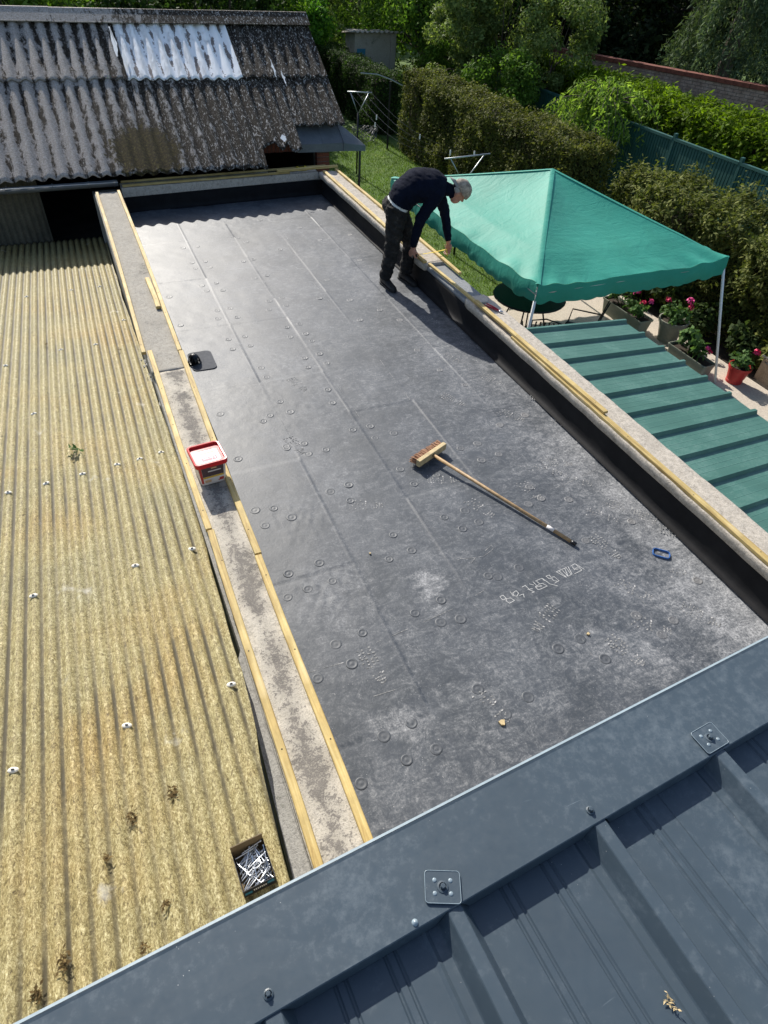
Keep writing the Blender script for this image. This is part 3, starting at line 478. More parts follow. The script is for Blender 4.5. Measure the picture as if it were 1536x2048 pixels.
for a, b2 in (((566, 464), (600, 515)), ((608, 545), (660, 605)), ((518, 548), (560, 612)), ((475, 683), (506, 742)), ((628, 720), (676, 786)), ((655, 740), (720, 835)), ((552, 822), (592, 890)), ((490, 720), (504, 745)), ((590, 690), (612, 722)), ((760, 720), (820, 800)), ((1060, 998), (1120, 972)), ((1130, 968), (1225, 922)), ((1230, 955), (1245, 985)), ((620, 1345), (700, 1322)), ((720, 1300), (905, 1218)), ((660, 1420), (790, 1380)), ((1230, 940), (1280, 1000)), ((1160, 1270), (1185, 1310)), ((1250, 1160), (1300, 1220))):
    pa, pb = U(*a, ZM), U(*b2, ZM); k = [pa.lerp(pb, t) for t in np.linspace(0, 1, 7)]
    for j in range(6):
        if random.random() < 0.55: ribbon(m, [k[j], k[j + 1]], random.uniform(0.0018, 0.0050))
cs_ = build('chalk_scuff', m, 'print_chalk', mem); cs_['kind'] = 'stuff'
# roof drain with leaf guard
DR = thing('roof_drain', U(408, 716, ZM), 'black domed leaf guard on square drain patch beside left parapet', 'drain')
q = U(404, 722, ZM); mb = MB()
hw, hh_ = 0.115, 0.175; pts = []
for cx, cy, a0 in ((hw - .05, hh_ - .05, 0), (-hw + .05, hh_ - .05, 90), (-hw + .05, -hh_ + .05, 180), (hw - .05, -hh_ + .05, 270)):
    for k in range(5): a = R(a0 + k * 22.5); pts.append((q.x + cx + .05 * math.cos(a), q.y + cy + .05 * math.sin(a)))
mb.prism(pts, ZM - 0.002, ZM + 0.0075); build('drain_patch', mb, 'drain_patch', DR)
gp = U(384, 716, ZM + .06); gp = Vector((0.60, gp.y, ZM)); mb = MB(); mb.lathe([(0.066, 0.003), (0.066, 0.012), (0.058, 0.016), (0.05, 0.016)], gp, 20); build('guard_ring', mb, 'black_plastic', DR, smooth=True)
for k in range(12):
    a = k * math.pi / 6; mb = MB(); mb.tube([gp + Vector((0.056 * math.cos(a) * math.cos(t), 0.056 * math.sin(a) * math.cos(t), 0.012 + 0.085 * math.sin(t))) for t in np.linspace(0, 1.5, 7)], 0.0042, 5); build('guard_rib', mb, 'black_plastic', DR, smooth=True)
mb = MB(); mb.lathe([(0.044, 0.10 - .025), (0.034, 0.10 - .012), (0.018, 0.10 - 0.002), (0, 0.10)], gp, 16); mb.lathe([(0.035, 0.01), (0.035, 0.07), (0, 0.072)], gp, 12); build('guard_cap', mb, 'black_plastic', DR, smooth=True)

# ================================================================== TIMBER BATTENS
def batten(a, b2, wd=0.042, ht=0.027, label='', roll=0.0, group=None, warp=0.004):
    a = Vector(a); b2 = Vector(b2); d = b2 - a; L_ = d.length; n = max(3, int(L_ / 0.25)); m = MB(); rows = []
    for i in range(n + 1):
        t = i / n; wx = warp * math.sin(t * 5 + a.y) * (0.5 + abs(math.sin(a.x * 9)))
        for sx, sz in ((-1, 0), (1, 0), (1, 1), (-1, 1)): rows.append((sx * wd / 2 + wx, t * L_, sz * ht))
    fs = [(i * 4 + k, i * 4 + (k + 1) % 4, (i + 1) * 4 + (k + 1) % 4, (i + 1) * 4 + k) for i in range(n) for k in range(4)] + [(3, 2, 1, 0), tuple(n * 4 + k for k in range(4))]
    m.v = rows; m.f = [tuple(reversed(f)) for f in fs]
    me = meshdata('timber_batten', m, 'pine', False); bm = bmesh.new(); bm.from_mesh(me); bmesh.ops.recalc_face_normals(bm, faces=bm.faces); bm.to_mesh(me); bm.free()
    o = bpy.data.objects.new('timber_batten', me); COL.objects.link(o); o.location = a; o.rotation_euler = (math.atan2(d.z, math.hypot(d.x, d.y)), roll, math.atan2(-d.x, d.y))
    md = o.modifiers.new('bevel', 'BEVEL'); md.width = 0.003; md.segments = 1
    k_ = 0.12 + 0.1 * random.random()
    while k_ < L_ - 0.05:
        nl = bpy.data.objects.new('nail_head', ME_NAIL); COL.objects.link(nl); nl.parent = o; nl.location = (random.uniform(-.008, .008), k_, ht + .0006); k_ += random.uniform(0.45, 0.75)
    return tag(o, label, 'batten', group)
ZT = 1.9215; mb = MB(); mb.lathe([(0.0038, -.001), (0.0036, .0008), (0, .001)], n=8); ME_NAIL = meshdata('nail_head', mb, 'black_metal')
batten((0.232, 0.64, ZT), (0.240, 2.93, ZT), label='long yellow batten on outer edge of left coping, below the paint tub')
batten((0.228, 2.94, ZT), (0.203, 5.30, ZT), label='yellow batten on outer edge of left coping beside the paint tub', wd=0.04)
batten((0.163, 5.28, ZT), (0.176, 9.72, ZT), label='long yellow batten on outer edge of left coping running to the shed eave', wd=0.036)
batten((0.462, 0.64, ZT), (0.462, 2.62, ZT), label='long yellow batten on roof edge of left coping, nearest the grey sheet roof')
batten((0.461, 2.63, ZT), (0.458, 5.22, ZT), label='yellow batten on roof edge of left coping between tub and drain')
batten((0.461, 5.23, ZT), (0.452, 9.74, ZT), label='yellow batten on roof edge of left coping from drain to far wall', wd=0.036)
batten((0.412, 6.12, ZT), (0.408, 6.82, ZT), label='short yellow offcut of batten lying against the long batten on left coping', wd=0.045, ht=0.03)
batten((3.488, 0.64, ZT), (3.490, 4.55, ZT), label='long yellow batten on the roof edge of the right coping beside the green sheets', wd=0.05)
batten((3.512, 3.15, ZT + .029), (3.492, 5.30, ZT + .029), label='doubled yellow batten lying on top of another on right coping', wd=0.046, ht=0.024)
batten((3.535, 4.62, ZT), (3.480, 6.36, ZT), label='yellow batten end at the bare cement gap of the right parapet', wd=0.035)
batten((3.455, 6.42, ZT), (3.485, 10.02, ZT), label='yellow batten on roof edge of right coping behind the man', wd=0.05)
batten((3.705, 6.02, ZT), (3.705, 10.10, ZT), label='yellow batten on garden edge of right coping under the measuring tape', wd=0.04)
batten((0.52, fy(.52) + .045, ZT), (2.95, fy(2.95) + .045, ZT), label='yellow batten along roof edge of far coping in the shed shadow', wd=0.045, warp=0.002)
batten((2.75, fy(2.75) + .03, ZT + .030), (3.74, fy(3.74) + .045, ZT + .030), label='short yellow batten end crossing the far right corner of the coping', wd=0.05, ht=0.03, warp=0.001)
batten((0.52, fy(.52) + .235, ZT), (3.60, fy(3.6) + .22, ZT), label='yellow batten along shed side of far coping', wd=0.03, warp=0.002)

# ================================================================== FIBREGLASS ROOF ON THE LEFT
YR = thing('corrugated_fibreglass_roof', (-1.4, 5.0, 0), 'weathered yellow corrugated fibreglass lean-to roof left of the flat roof', 'roof')
def yz(y): return 2.055 - 0.0935 * (y - 1.0)
PIT = 0.080
def corr_sheet(x0, x1, y0, y1, lift=0.0, seed=0, right_edge=False):
    nx = int((x1 - x0) / PIT * 16) + 1; ny = max(12, int((y1 - y0) / 0.09)); xx = np.linspace(x0, x1, nx); yy = np.linspace(y0, y1, ny); X_, Y_ = np.meshgrid(xx, yy, indexing='ij')
    Xe = X_.copy()
    if right_edge:
        t = (X_ - x0) / (x1 - x0); edge = np.interp(Y_, [0.2, 0.94, 1.23, 1.65, 2.45, 3.13, 3.8, 4.9, 6.1, 7.3, 9.8], [0.105, 0.109, 0.125, 0.160, 0.180, 0.186, 0.188, 0.170, 0.152, 0.135, 0.142]); edge = edge + 0.012 * vnoise(Y_ * 6, Y_ * 0 + 2, 40); Xe = x0 + t * (edge - x0)
        ph = X_ * 0 + (Xe - x0) / PIT * 6.28318
    else: ph = (X_ - x0) / PIT * 6.28318
    cz = np.cos(ph); Z_ = yz(Y_) + 0.0105 * cz + 0.004 * vnoise(Xe * 1.5, Y_ * 0.9, 41) * 2 + lift + 0.0015 * vnoise(Xe * 20, Y_ * 8, 42 + seed)
    pv = np.random.default_rng(seed + 60).uniform(.55, 1.0, 40)[(np.floor((ph + 0.5) / 6.28318)).astype(int) % 40]; at = np.clip((-np.cos(ph + 0.5) - 0.62) / 0.30, 0, 1) * np.clip(vnoise(Xe * 3.2, Y_ * 1.6, 44) * 1.8 + pv, 0.12, 1) + 0.22 * np.clip(-np.cos(ph), 0, 1)
    o = npmesh('corrugated_sheet', np.stack([Xe, Y_, Z_], -1).reshape(-1, 3), gridq(nx, ny), 'fibreglass', YR, attr=at.ravel())
    md = o.modifiers.new('solid', 'SOLIDIFY'); md.thickness = 0.004; md.offset = -1; return o
bx0 = [-3.2, -2.4, -1.6, -0.8]
for i, x0 in enumerate(bx0):
    x1 = x0 + PIT * 10 if i < 3 else 0.17
    corr_sheet(x0, x1, 0.47, 10.22, 0.002 * (i % 2), i, i == 3)
def corrz(x, y, x0=-0.8): return yz(y) + 0.0105 * math.cos((x - x0) / PIT * 6.28318)
def yplane(px, py):
    d = CAMR @ np.array([px - 768.0, 1024.0 - py, -FPX]); s_ = -0.0935; t = (2.055 + .0935 + .010 - CAMZ) / (d[2] - s_ * d[1]); return Vector((t * d[0], t * d[1], CAMZ + t * d[2]))
# fixings: oval cap with a dark bolt on the crests
mb = MB(); mb.lathe([(0.024, 0), (0.022, 0.004), (0.012, 0.007), (0.0, 0.008)], n=14); me_cap = meshdata('saddle_washer', mb, 'cream_trim')
mb = MB(); mb.lathe([(0.0075, 0.004), (0.0075, 0.014), (0.0, 0.015)], n=6); me_bolt = meshdata('bolt_head', mb, 'black_metal', False)
FX = scl([(265, 105), (1250, 400), (1080, 452), (903, 495), (625, 570), (335, 645), (30, 718), (1013, 1280), (313, 1490)], 0, 800, .2604) + [(478, 1364), (267, 1447), (25, 1541), (404, 1093), (147, 580), (203, 573), (58, 593), (250, 640), (120, 700), (20, 730), (185, 690)]
for px, py in FX:
    q = yplane(px, py); k = round((q.x + 0.8) / PIT); x = min(-0.8 + k * PIT, 0.10)
    cp = inst(me_cap, 'saddle_washer', YR, (x, q.y, yz(q.y) + 0.0105 + 0.001), (0, 0, random.uniform(-.4, .4)), (1.0, 0.6, .8)); bo = bpy.data.objects.new('bolt_head', me_bolt); COL.objects.link(bo); bo.parent = cp
# end timber / moss in the gap along the parapet
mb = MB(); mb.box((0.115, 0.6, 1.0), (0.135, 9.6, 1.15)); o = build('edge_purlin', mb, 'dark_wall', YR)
mb = MB()
for i in range(26):
    y0 = random.uniform(4.7, 6.1); ed = float(np.interp(y0, [0.2, 0.94, 1.23, 1.65, 2.45, 3.13, 3.8, 4.9, 6.1, 7.3, 9.8], [0.105, 0.109, 0.125, 0.160, 0.180, 0.186, 0.188, 0.170, 0.152, 0.135, 0.142])); x = ed + random.uniform(-.03, .012); z = yz(y0) + random.uniform(-.002, .012); r_ = random.uniform(.004, .022)
    mb.add([(x + r_ * .7 * c_ * math.cos(t), y0 + r_ * 1.8 * c_ * math.sin(t), z + (.004 if k_ else -.004)) for k_ in (0, 1) for t, c_ in [(k2 * 1.05, random.uniform(.6, 1.1)) for k2 in range(6)]], [(5, 4, 3, 2, 1, 0), (6, 7, 8, 9, 10, 11)] + [(k2, (k2 + 1) % 6, 6 + (k2 + 1) % 6, 6 + k2) for k2 in range(6)])
cm_ = build('crumbled_mortar', mb, 'render_wall', YR); cm_['kind'] = 'stuff'
mb = MB(); mb.prism([(0.12, .62), (0.207, .62), (0.207, 2.05), (0.175, 1.98)], 1.50, 1.885); build('mortar_ledge', mb, 'render_wall', YR)
# lean-to wall below
mb = MB(); mb.box((-3.3, 0.5, 0), (0.08, 0.6, 1.6)); mb.box((-3.3, 0.6, 0), (-3.2, 10.1, 1.1)); build('wall', mb, 'render_wall', YR)
# leafy twig
def U_y(px, py): return yplane(px, py)
tw = U_y(150, 908); TWG = thing('leafy_twig', tw, 'fresh green leafy sprig lying on the yellow corrugated roof', 'twig')
mb = MB(); mb.tube([tw + Vector((-.02, -.09, .012)), tw + Vector((0, 0, .02)), tw + Vector((.03, .05, .02))], [.003, .002, .001], 5); build('stem', mb, 'bark', TWG)
pp = np.array([V(tw + Vector((random.uniform(-.035, .045), random.uniform(-.04, .05), .018 + random.uniform(0, .02)))) for _ in range(22)]); leaves('leaf_cluster', pp, np.tile([0, 0, 1.0], (22, 1)), 0.05, 0.018, 'leaf_pot', TWG, 0.5)
# dry debris clumps
for i, (px, py) in enumerate([(348, 1587), (266, 1637), (128, 1925), (76, 1992), (330, 1812), (292, 1893), (216, 1716), (92, 690), (240, 700)]):
    q = U_y(px, py); n = 40 if i < 4 else 16; r_ = 0.013 if i < 4 else 0.008
    pp = np.array([V(q + Vector((random.gauss(0, r_ * .6), random.gauss(0, r_), 0.006 + abs(random.gauss(0, .006))))) for _ in range(n)])
    o = leaves('dry_moss_clump', pp, np.tile([0, 0, 1.0], (n, 1)), 0.018, 0.008, 'dry_leaf', None, 0.22); o.name = 'dry_moss_clump'
    me = o.data; a = np.empty(len(me.vertices) * 3, np.float32); me.vertices.foreach_get('co', a); a = a.reshape(-1, 3) - np.array(q, np.float32); me.vertices.foreach_set('co', a.ravel()); o.location = q
    tag(o, 'small brown clump of dry moss and leaf litter on the corrugated sheets', 'debris', 'moss clumps on the fibreglass roof')

# ================================================================== HOUSE WITH ANTHRACITE SHEET ROOF
HS = thing('house', (0.4, -1.2, 0), 'house with anthracite ribbed steel roof and wide edge flashing', 'house')
ea = R(3.4); E1 = Vector((math.cos(ea), math.sin(ea), 0)); E2 = Vector((-math.sin(ea), math.cos(ea), 0)); PO = Vector((0.22, 0.387, 0))
def hp(s_, t, z): 
    o_ = PO - E1 * PO.dot(E1); return o_ + E1 * s_ + E2 * t + Vector((0, 0, z))
SP, S0, CW = 0.347, -0.020, 0.168
ribs = [S0 + SP * k for k in range(-6, 9)]
zc, zpan, zcr = 3.500, 3.458, 3.4965
# sheets, three ribs each
for j in range(0, 14, 3):
    rs = ribs[j:j + 3]; prof = [(rs[0] - SP / 2, zpan)]
    for r_ in rs:
        prof += [(r_ - 0.060 - .007, zpan), (r_ - 0.060, zpan + .003), (r_ - .053, zpan), (r_ - 0.034, zpan), (r_ - 0.0315, zpan + .003), (r_ - 0.0145, zcr - .002), (r_ - 0.0125, zcr), (r_ + 0.0125, zcr), (r_ + .0145, zcr - .002), (r_ + 0.0315, zpan + .003), (r_ + 0.034, zpan)]
        for oc in (0.108, 0.128, 0.205, 0.225): prof += [(r_ + oc - .0045, zpan), (r_ + oc - .0015, zpan - 0.0028), (r_ + oc + .0015, zpan - 0.0028), (r_ + oc + .0045, zpan)]
    prof += [(rs[-1] + SP / 2 + 0.0, zpan)]
    m = MB(); m.v = []; n = len(prof)
    for t in (-0.10, -0.8, -1.6, -2.6): m.v += [V(hp(s_, t, z + (0.0007 * (j % 2)))) for s_, z in prof]
    m.f = [(r_ * n + i, r_ * n + i + 1, (r_ + 1) * n + i + 1, (r_ + 1) * n + i) for r_ in range(3) for i in range(n - 1)]
    m.f = [tuple(reversed(f)) for f in m.f]
    o = build('roof_sheet', m, 'anthracite', HS)
# flashing: top, hemmed front edge, drip, cut-out rear skirt
m = MB(); sA, sB = ribs[0], ribs[-1]; prof = [(0.0, zc - 0.060), (0.0015, zc - 0.002), (0.0005, zc), (-0.004, zc + 0.0016), (-0.009, zc + 0.0004), (-0.06, zc), (-0.11, zc), (-CW + 0.002, zc), (-CW, zc - 0.0015)]
NS = 60; nn = len(prof)
for i in range(NS + 1):
    s_ = sA + (sB - sA) * i / NS
    for t, z in prof: m.v.append(V(hp(s_, t, z + (0.0012 * mnoise.noise((s_ * 5, t * 20, 0)) if -0.15 < t < -0.02 else 0))))
m.f = [(i * nn + k, (i + 1) * nn + k, (i + 1) * nn + k + 1, i * nn + k + 1) for i in range(NS) for k in range(nn - 1)]
for r0, r1 in zip(ribs[:-1], ribs[1:]):
    a0, a1 = r0 + 0.0155, r1 - 0.0155; q0, q1 = r0 + 0.0375, r1 - 0.0375
    m.add([hp(a0, -CW, zc - .0015), hp(a1, -CW, zc - .0015), hp(q1, -CW - .004, zpan + .003), hp(q0, -CW - .004, zpan + .003), hp(a0, -CW + .002, zc - .003), hp(a1, -CW + .002, zc - .003), hp(q1, -CW - .002, zpan + .003), hp(q0, -CW - .002, zpan + .003)], [(0, 1, 2, 3), (7, 6, 5, 4), (3, 2, 6, 7), (0, 3, 7, 4), (1, 5, 6, 2)])
fl = build('edge_flashing', m, 'anthracite', HS)
m = MB(); m.add([hp(sA, 0.0025, zc - .0008), hp(sB, 0.0025, zc - .0008), hp(sB, -0.003, zc + .0022), hp(sA, -0.003, zc + .0022), hp(sA, 0.001, zc - .004), hp(sB, 0.001, zc - .004)], [(0, 1, 2, 3), (4, 5, 1, 0)]); build('hem_highlight', m, 'clear_rim', fl)  # lip of the folded hem, coloured paler to paint its polished highlight
m = MB(); m.add([hp(sA, 0.007, zc - .012), hp(0.05, 0.005, zc - .012), hp(0.05, -0.01, zc - .012), hp(sA, -0.01, zc - .012), hp(sA, 0.006, zc - .06), hp(0.05, 0.010, zc - .06), hp(0.05, -0.01, zc - .06), hp(sA, -0.01, zc - .06)], [(3, 2, 1, 0), (0, 1, 5, 4), (1, 2, 6, 5), (2, 3, 7, 6), (3, 0, 4, 7)]); m.f[0] = (0, 3, 2, 1); build('fascia_strip', m, 'cream_trim', HS)
m = MB(); m.add([hp(s_, t, z) for z in (0, 3.44) for s_, t in ((sA, -0.02), (sB, -0.02), (sB, -2.5), (sA, -2.5))], [(0, 1, 5, 4), (1, 2, 6, 5), (2, 3, 7, 6), (3, 0, 4, 7)]); build('wall', m, 'render_wall', HS)
def saddle(px, py, ang):
    q = U(px, py, zc); q = Vector((q.x, q.y, zc + .001)); m = MB(); pts = []
    for cx, cy, a0 in ((.027, .021, 0), (-.027, .021, 90), (-.027, -.021, 180), (.027, -.021, 270)):
        for k in range(5): a = R(a0 + 22.5 * k); pts.append((cx + .006 * math.cos(a), cy + .006 * math.sin(a)))
    c, s_ = math.cos(ang), math.sin(ang); rot = lambda x, y: (q.x + x * c - y * s_, q.y + x * s_ + y * c)
    m.prism([rot(*p) for p in pts], q.z, q.z + .0028); pl = build('saddle_plate', m, 'anthracite', HS, bevel=.0006)
    m = MB(); m.tube([(*rot(*p), q.z + .0030) for p in pts] + [(*rot(*pts[0]), q.z + .0030)], 0.0008, 5, False); build('plate_rim', m, 'clear_rim', pl, smooth=True)
    for dx, dy in ((-.015, .011), (.015, .011), (-.015, -.011), (.015, -.011)):
        m = MB(); x, y = rot(dx, dy); m.lathe([(0.0045, .0024), (0.0038, .0036), (0.002, .0042), (0, .0043)], (x, y, q.z), 8); build('stud', m, 'clear_rim', pl, smooth=True)
    m = MB(); m.lathe([(0.0115, .0025), (0.0105, .0044), (0.0075, .005)], (q.x, q.y, q.z), 16); m.lathe([(0.0050, .004), (0.0050, .0105), (0.0040, .0115), (0, .0115)], (q.x, q.y, q.z), 6); build('bolt_head', m, 'anthracite', pl)
saddle(885, 1775, R(-24)); saddle(1418, 1477, R(4))
for px, py in ((1180, 1621), (537, 1989)):
    q = U(px, py, zc); m = MB(); m.lathe([(0.0088, 0), (0.0085, .0025), (0.006, .0035)], (q.x, q.y, zc), 16); m.lathe([(0.0045, .003), (0.0045, .009), (0.0035, .010), (0, .010)], (q.x, q.y, zc), 6); build('screw', m, 'anthracite', HS)
q = U(830, 1845, zc); m = MB(); m.lathe([(0.0062, 0), (0.005, .003), (0, .0042)], (q.x, q.y, zc), 12); build('rivet', m, 'clear_rim', HS, smooth=True)
q = U(1338, 2005, zpan + .004); n = 30; pp = np.array([V(q + Vector((random.gauss(0, .004), random.gauss(0, .007), abs(random.gauss(0, .002))))) for _ in range(n)])
o = leaves('wood_shaving', pp, np.tile([0, 0, 1.0], (n, 1)), 0.009, 0.003, 'cardboard', None, .6); o.data.materials[0] = MATS['broom_block']; tag(o, 'small pinch of pale sawdust on the anthracite roof sheet', 'debris')

# ================================================================== OLD SHED
SH = thing('old_shed', (0, 10, 0), 'old shed with mossy corrugated fibre cement roof and peeling white patch', 'shed')
TS = math.tan(R(30)); FP = 0.177
def sz(y): return 2.075 + (y - 10.0) * TS
def fib_sheet(x0, x1, ya, y1, lift, mat, seed, ragged=0.0):
    nx = max(8, int((x1 - x0) / FP * 12)); ny = 26; xx = np.linspace(x0, x1, nx); T = np.linspace(0, 1, ny); X_, T_ = np.meshgrid(xx, T, indexing='ij')
    if callable(ya): y0v = np.array([ya(x) for x in xx])[:, None]
    else: y0v = np.full((nx, 1), ya)
    y0v = y0v + ragged * vnoise(xx * 14, xx * 0 + seed, 51)[:, None]; Y_ = y0v + (y1 - y0v) * T_
    ph = X_ / FP * 6.28318; cz = np.cos(ph); sag = 0.02 * vnoise(X_ * 0.6, Y_ * 0.5, 52)
    off = 0.024 * cz + lift * (1 - T_ * 0.6) + sag + 0.004 * vnoise(X_ * 18, Y_ * 12, 53)
    nrm = np.array([0, -math.sin(R(30)), math.cos(R(30))]); Pn = np.stack([X_, Y_ + nrm[1] * off, sz(Y_) + nrm[2] * off], -1)
    o = npmesh('roof_sheet', Pn.reshape(-1, 3), gridq(nx, ny), mat, SH, attr=np.clip(-cz * 0.6 + 0.3, 0, 1).ravel())
    md = o.modifiers.new('solid', 'SOLIDIFY'); md.thickness = 0.009; md.offset = -1; return o
def eave(x):
    if x < 2.60: return 9.97
    if x < 3.02: return 10.30 + 0.04 * math.sin(x * 21)
    if x < 3.22: return 10.20
    return 10.60
xe = 4.02; k = 0; x = -3.08
low = [-3.08, -2.195, -1.31, -0.425, 0.46, 1.345, 2.23, 3.115, 4.02]
for i, (a, c_) in enumerate(zip(low[:-1], low[1:])): fib_sheet(a - .01, c_ + .02, eave, 11.52, 0.0 + .006 * (i % 2), 'fibrocement', i, 0.03 if a > 2 else 0.015)
upl = [-3.08, -2.54, -1.655, -0.77, 0.115, 1.0, 1.885, 2.68, 3.5, 4.02]
for i, (a, c_) in enumerate(zip(upl[:-1], upl[1:])): fib_sheet(a - .01, c_ + .02 if i != 4 else c_, 11.42 if i not in (4,) else 11.43, 12.54, 0.020 + .006 * (i % 2), 'fibrocement_white' if i in (5, 6) else 'fibrocement', 20 + i, 0.012)
# ridge pieces
xr = -3.1
while xr < 3.98:
    x2 = min(xr + 1.08, 4.03); m = MB(); dz = random.uniform(-.006, .01)
    prof = [(-0.235, -0.105), (-0.225, -0.100), (-0.09, -0.012), (-0.03, 0.032), (0.03, 0.032), (0.09, -0.012), (0.225, -0.10)]
    m.extrude([(u, z + 3.565 + dz) for u, z in prof], (xr, 12.54, 0), (x2 + .03, 12.54, 0), (0, 1, 0)); o = build('ridge_cap', m, 'fibrocement', SH); md = o.modifiers.new('s', 'SOLIDIFY'); md.thickness = .014; md.offset = -1; xr = x2
# back slope, walls, interior
m = MB(); m.add([(-3.08, 12.6, 3.48), (4.0, 12.6, 3.48), (4.0, 15.2, 2.0), (-3.08, 15.2, 2.0)], [(0, 1, 2, 3)]); o = build('rear_roof', m, 'fibrocement', SH); md = o.modifiers.new('s', 'SOLIDIFY'); md.thickness = .03
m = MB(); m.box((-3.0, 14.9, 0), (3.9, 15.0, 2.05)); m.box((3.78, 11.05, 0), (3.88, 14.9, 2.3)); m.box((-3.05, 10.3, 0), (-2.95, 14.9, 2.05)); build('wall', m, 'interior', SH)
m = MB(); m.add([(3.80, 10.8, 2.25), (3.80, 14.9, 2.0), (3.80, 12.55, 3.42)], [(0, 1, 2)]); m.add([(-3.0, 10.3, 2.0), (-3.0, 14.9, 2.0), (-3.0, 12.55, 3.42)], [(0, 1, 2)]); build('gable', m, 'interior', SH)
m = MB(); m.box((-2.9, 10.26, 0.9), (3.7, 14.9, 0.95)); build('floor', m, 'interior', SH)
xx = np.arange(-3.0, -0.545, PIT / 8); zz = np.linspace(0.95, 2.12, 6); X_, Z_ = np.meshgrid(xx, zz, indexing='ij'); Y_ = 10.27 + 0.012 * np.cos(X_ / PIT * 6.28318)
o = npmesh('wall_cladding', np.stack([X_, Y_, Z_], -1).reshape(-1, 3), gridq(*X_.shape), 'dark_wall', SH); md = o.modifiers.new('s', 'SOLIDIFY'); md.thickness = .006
# brick pier and lintel of the open bay
m = MB(); m.box((3.63, 10.79, 0), (3.83, 10.97, 2.16)); m.box((2.60, 10.79, 2.03), (3.63, 10.97, 2.16)); build('pier_core', m, 'mortar', SH)
mb = MB(); mb.box((-.105, -.05, -.0285), (.105, .05, .0285)); me_br = meshdata('brick', mb, 'brick_red', False); mb = MB(); mb.box((-.0285, -.05, -.065), (.0285, .05, .065)); me_sol = meshdata('brick', mb, 'brick_red', False)
for i in range(31): inst(me_br, 'brick', SH, (3.73 + random.uniform(-.003, .003), 10.825 + random.uniform(-.004, .004), 0.06 + i * 0.068), (0, 0, random.uniform(-.02, .02)))
for i in range(15): inst(me_sol, 'brick', SH, (2.64 + i * 0.067, 10.825 + random.uniform(-.004, .004), 2.098 + random.uniform(-.003, .003)), (0, random.uniform(-.03, .03), 0))
# zinc canopy over the bay
m = MB(); A = [(3.20, 10.80, 2.44), (4.02, 10.80, 2.44), (4.33, 10.62, 2.22), (4.33, 10.42, 2.13), (3.20, 10.42, 2.15)]
m.add([(3.20, 10.82, 2.43), (3.62, 10.82, 2.43), (3.62, 10.44, 2.20), (3.20, 10.44, 2.21)], [(0, 3, 2, 1)]); m.add([(3.62, 10.82, 2.436), (3.96, 10.82, 2.436), (3.96, 10.44, 2.205), (3.62, 10.44, 2.205)], [(0, 3, 2, 1)]); m.add([(3.96, 10.82, 2.43), (3.96, 10.44, 2.20), (4.33, 10.44, 2.15), (4.33, 10.74, 2.17)], [(0, 1, 2, 3)])
m.add([(3.20, 10.44, 2.21), (3.96, 10.44, 2.20), (3.96, 10.435, 2.09), (3.20, 10.435, 2.10)], [(0, 3, 2, 1)]); m.add([(3.96, 10.44, 2.20), (4.33, 10.44, 2.15), (4.33, 10.435, 2.075), (3.96, 10.435, 2.09)], [(0, 3, 2, 1)]); m.add([(4.33, 10.44, 2.15), (4.33, 10.74, 2.17), (4.33, 10.74, 2.09), (4.33, 10.44, 2.075)], [(0, 3, 2, 1)])
o = build('zinc_canopy', m, 'zinc', SH); md = o.modifiers.new('s', 'SOLIDIFY'); md.thickness = .006
m = MB(); m.tube([(3.96, 10.83, 2.44), (3.96, 10.43, 2.208), (3.96, 10.43, 2.09)], .008, 6); build('canopy_seam', m, 'zinc', o)
m = MB(); m.bar((4.30, 10.60, 0), (4.30, 10.60, 2.10), .03, .03); build('canopy_post', m, 'black_metal', SH)
# gutter with brackets
m = MB(); prof = [(0.058 * math.cos(a), 0.058 * math.sin(a)) for a in np.linspace(math.pi, 2 * math.pi, 11)]
n = 24; m.v = [];
for i in range(n + 1):
    x = -3.0 + 3.47 * i / n; zb = 2.005 - 0.012 * math.sin(i / n * 3.14) 
    m.v += [(x, 9.925 + u, zb + z) for u, z in prof] 
m.f = [(i * 11 + k_, (i + 1) * 11 + k_, (i + 1) * 11 + k_ + 1, i * 11 + k_ + 1) for i in range(n) for k_ in range(10)]
gt = build('gutter', m, 'zinc', SH, smooth=True); md = gt.modifiers.new('s', 'SOLIDIFY'); md.thickness = .003
m = MB(); m.tube([(-3.0, 9.867, 2.005), (0.47, 9.867, 2.005)], .006, 6); build('gutter_bead', m, 'galvanised', gt, smooth=True)
for x in (-0.9, -0.35, 0.1, 0.42): m = MB(); m.tube([(x, 9.925 + 0.063 * math.cos(a), 2.0 + 0.063 * math.sin(a)) for a in np.linspace(math.pi * .95, 2.05 * math.pi, 9)], .006, 5); build('gutter_bracket', m, 'zinc', gt)
# white paint flakes on the old sheets
for (x, y, l_, w_) in ((3.18, 11.55, .34, .035), (3.29, 11.36, .26, .04), (2.95, 10.36, .12, .09), (0.93, 12.0, .5, .07), (1.02, 11.75, .3, .05)):
    m = MB(); off = 0.062; pts = []
    for i in range(10):
        t = i / 9; pts.append((x + random.uniform(-.012, .012) - w_ / 2 * math.sin(t * 3.1 + .15), y + (t - .5) * l_)); 
    for i in range(10):
        t = 1 - i / 9; pts.append((x + random.uniform(-.012, .012) + w_ / 2 * math.sin(t * 3.1 + .15), y + (t - .5) * l_))
    cen = [(p[0], p[1] - off * .5, sz(p[1]) + off * .87) for p in pts]; m.add(cen, [tuple(range(len(cen)))]); build('paint_flake', m, 'white_paint', SH)

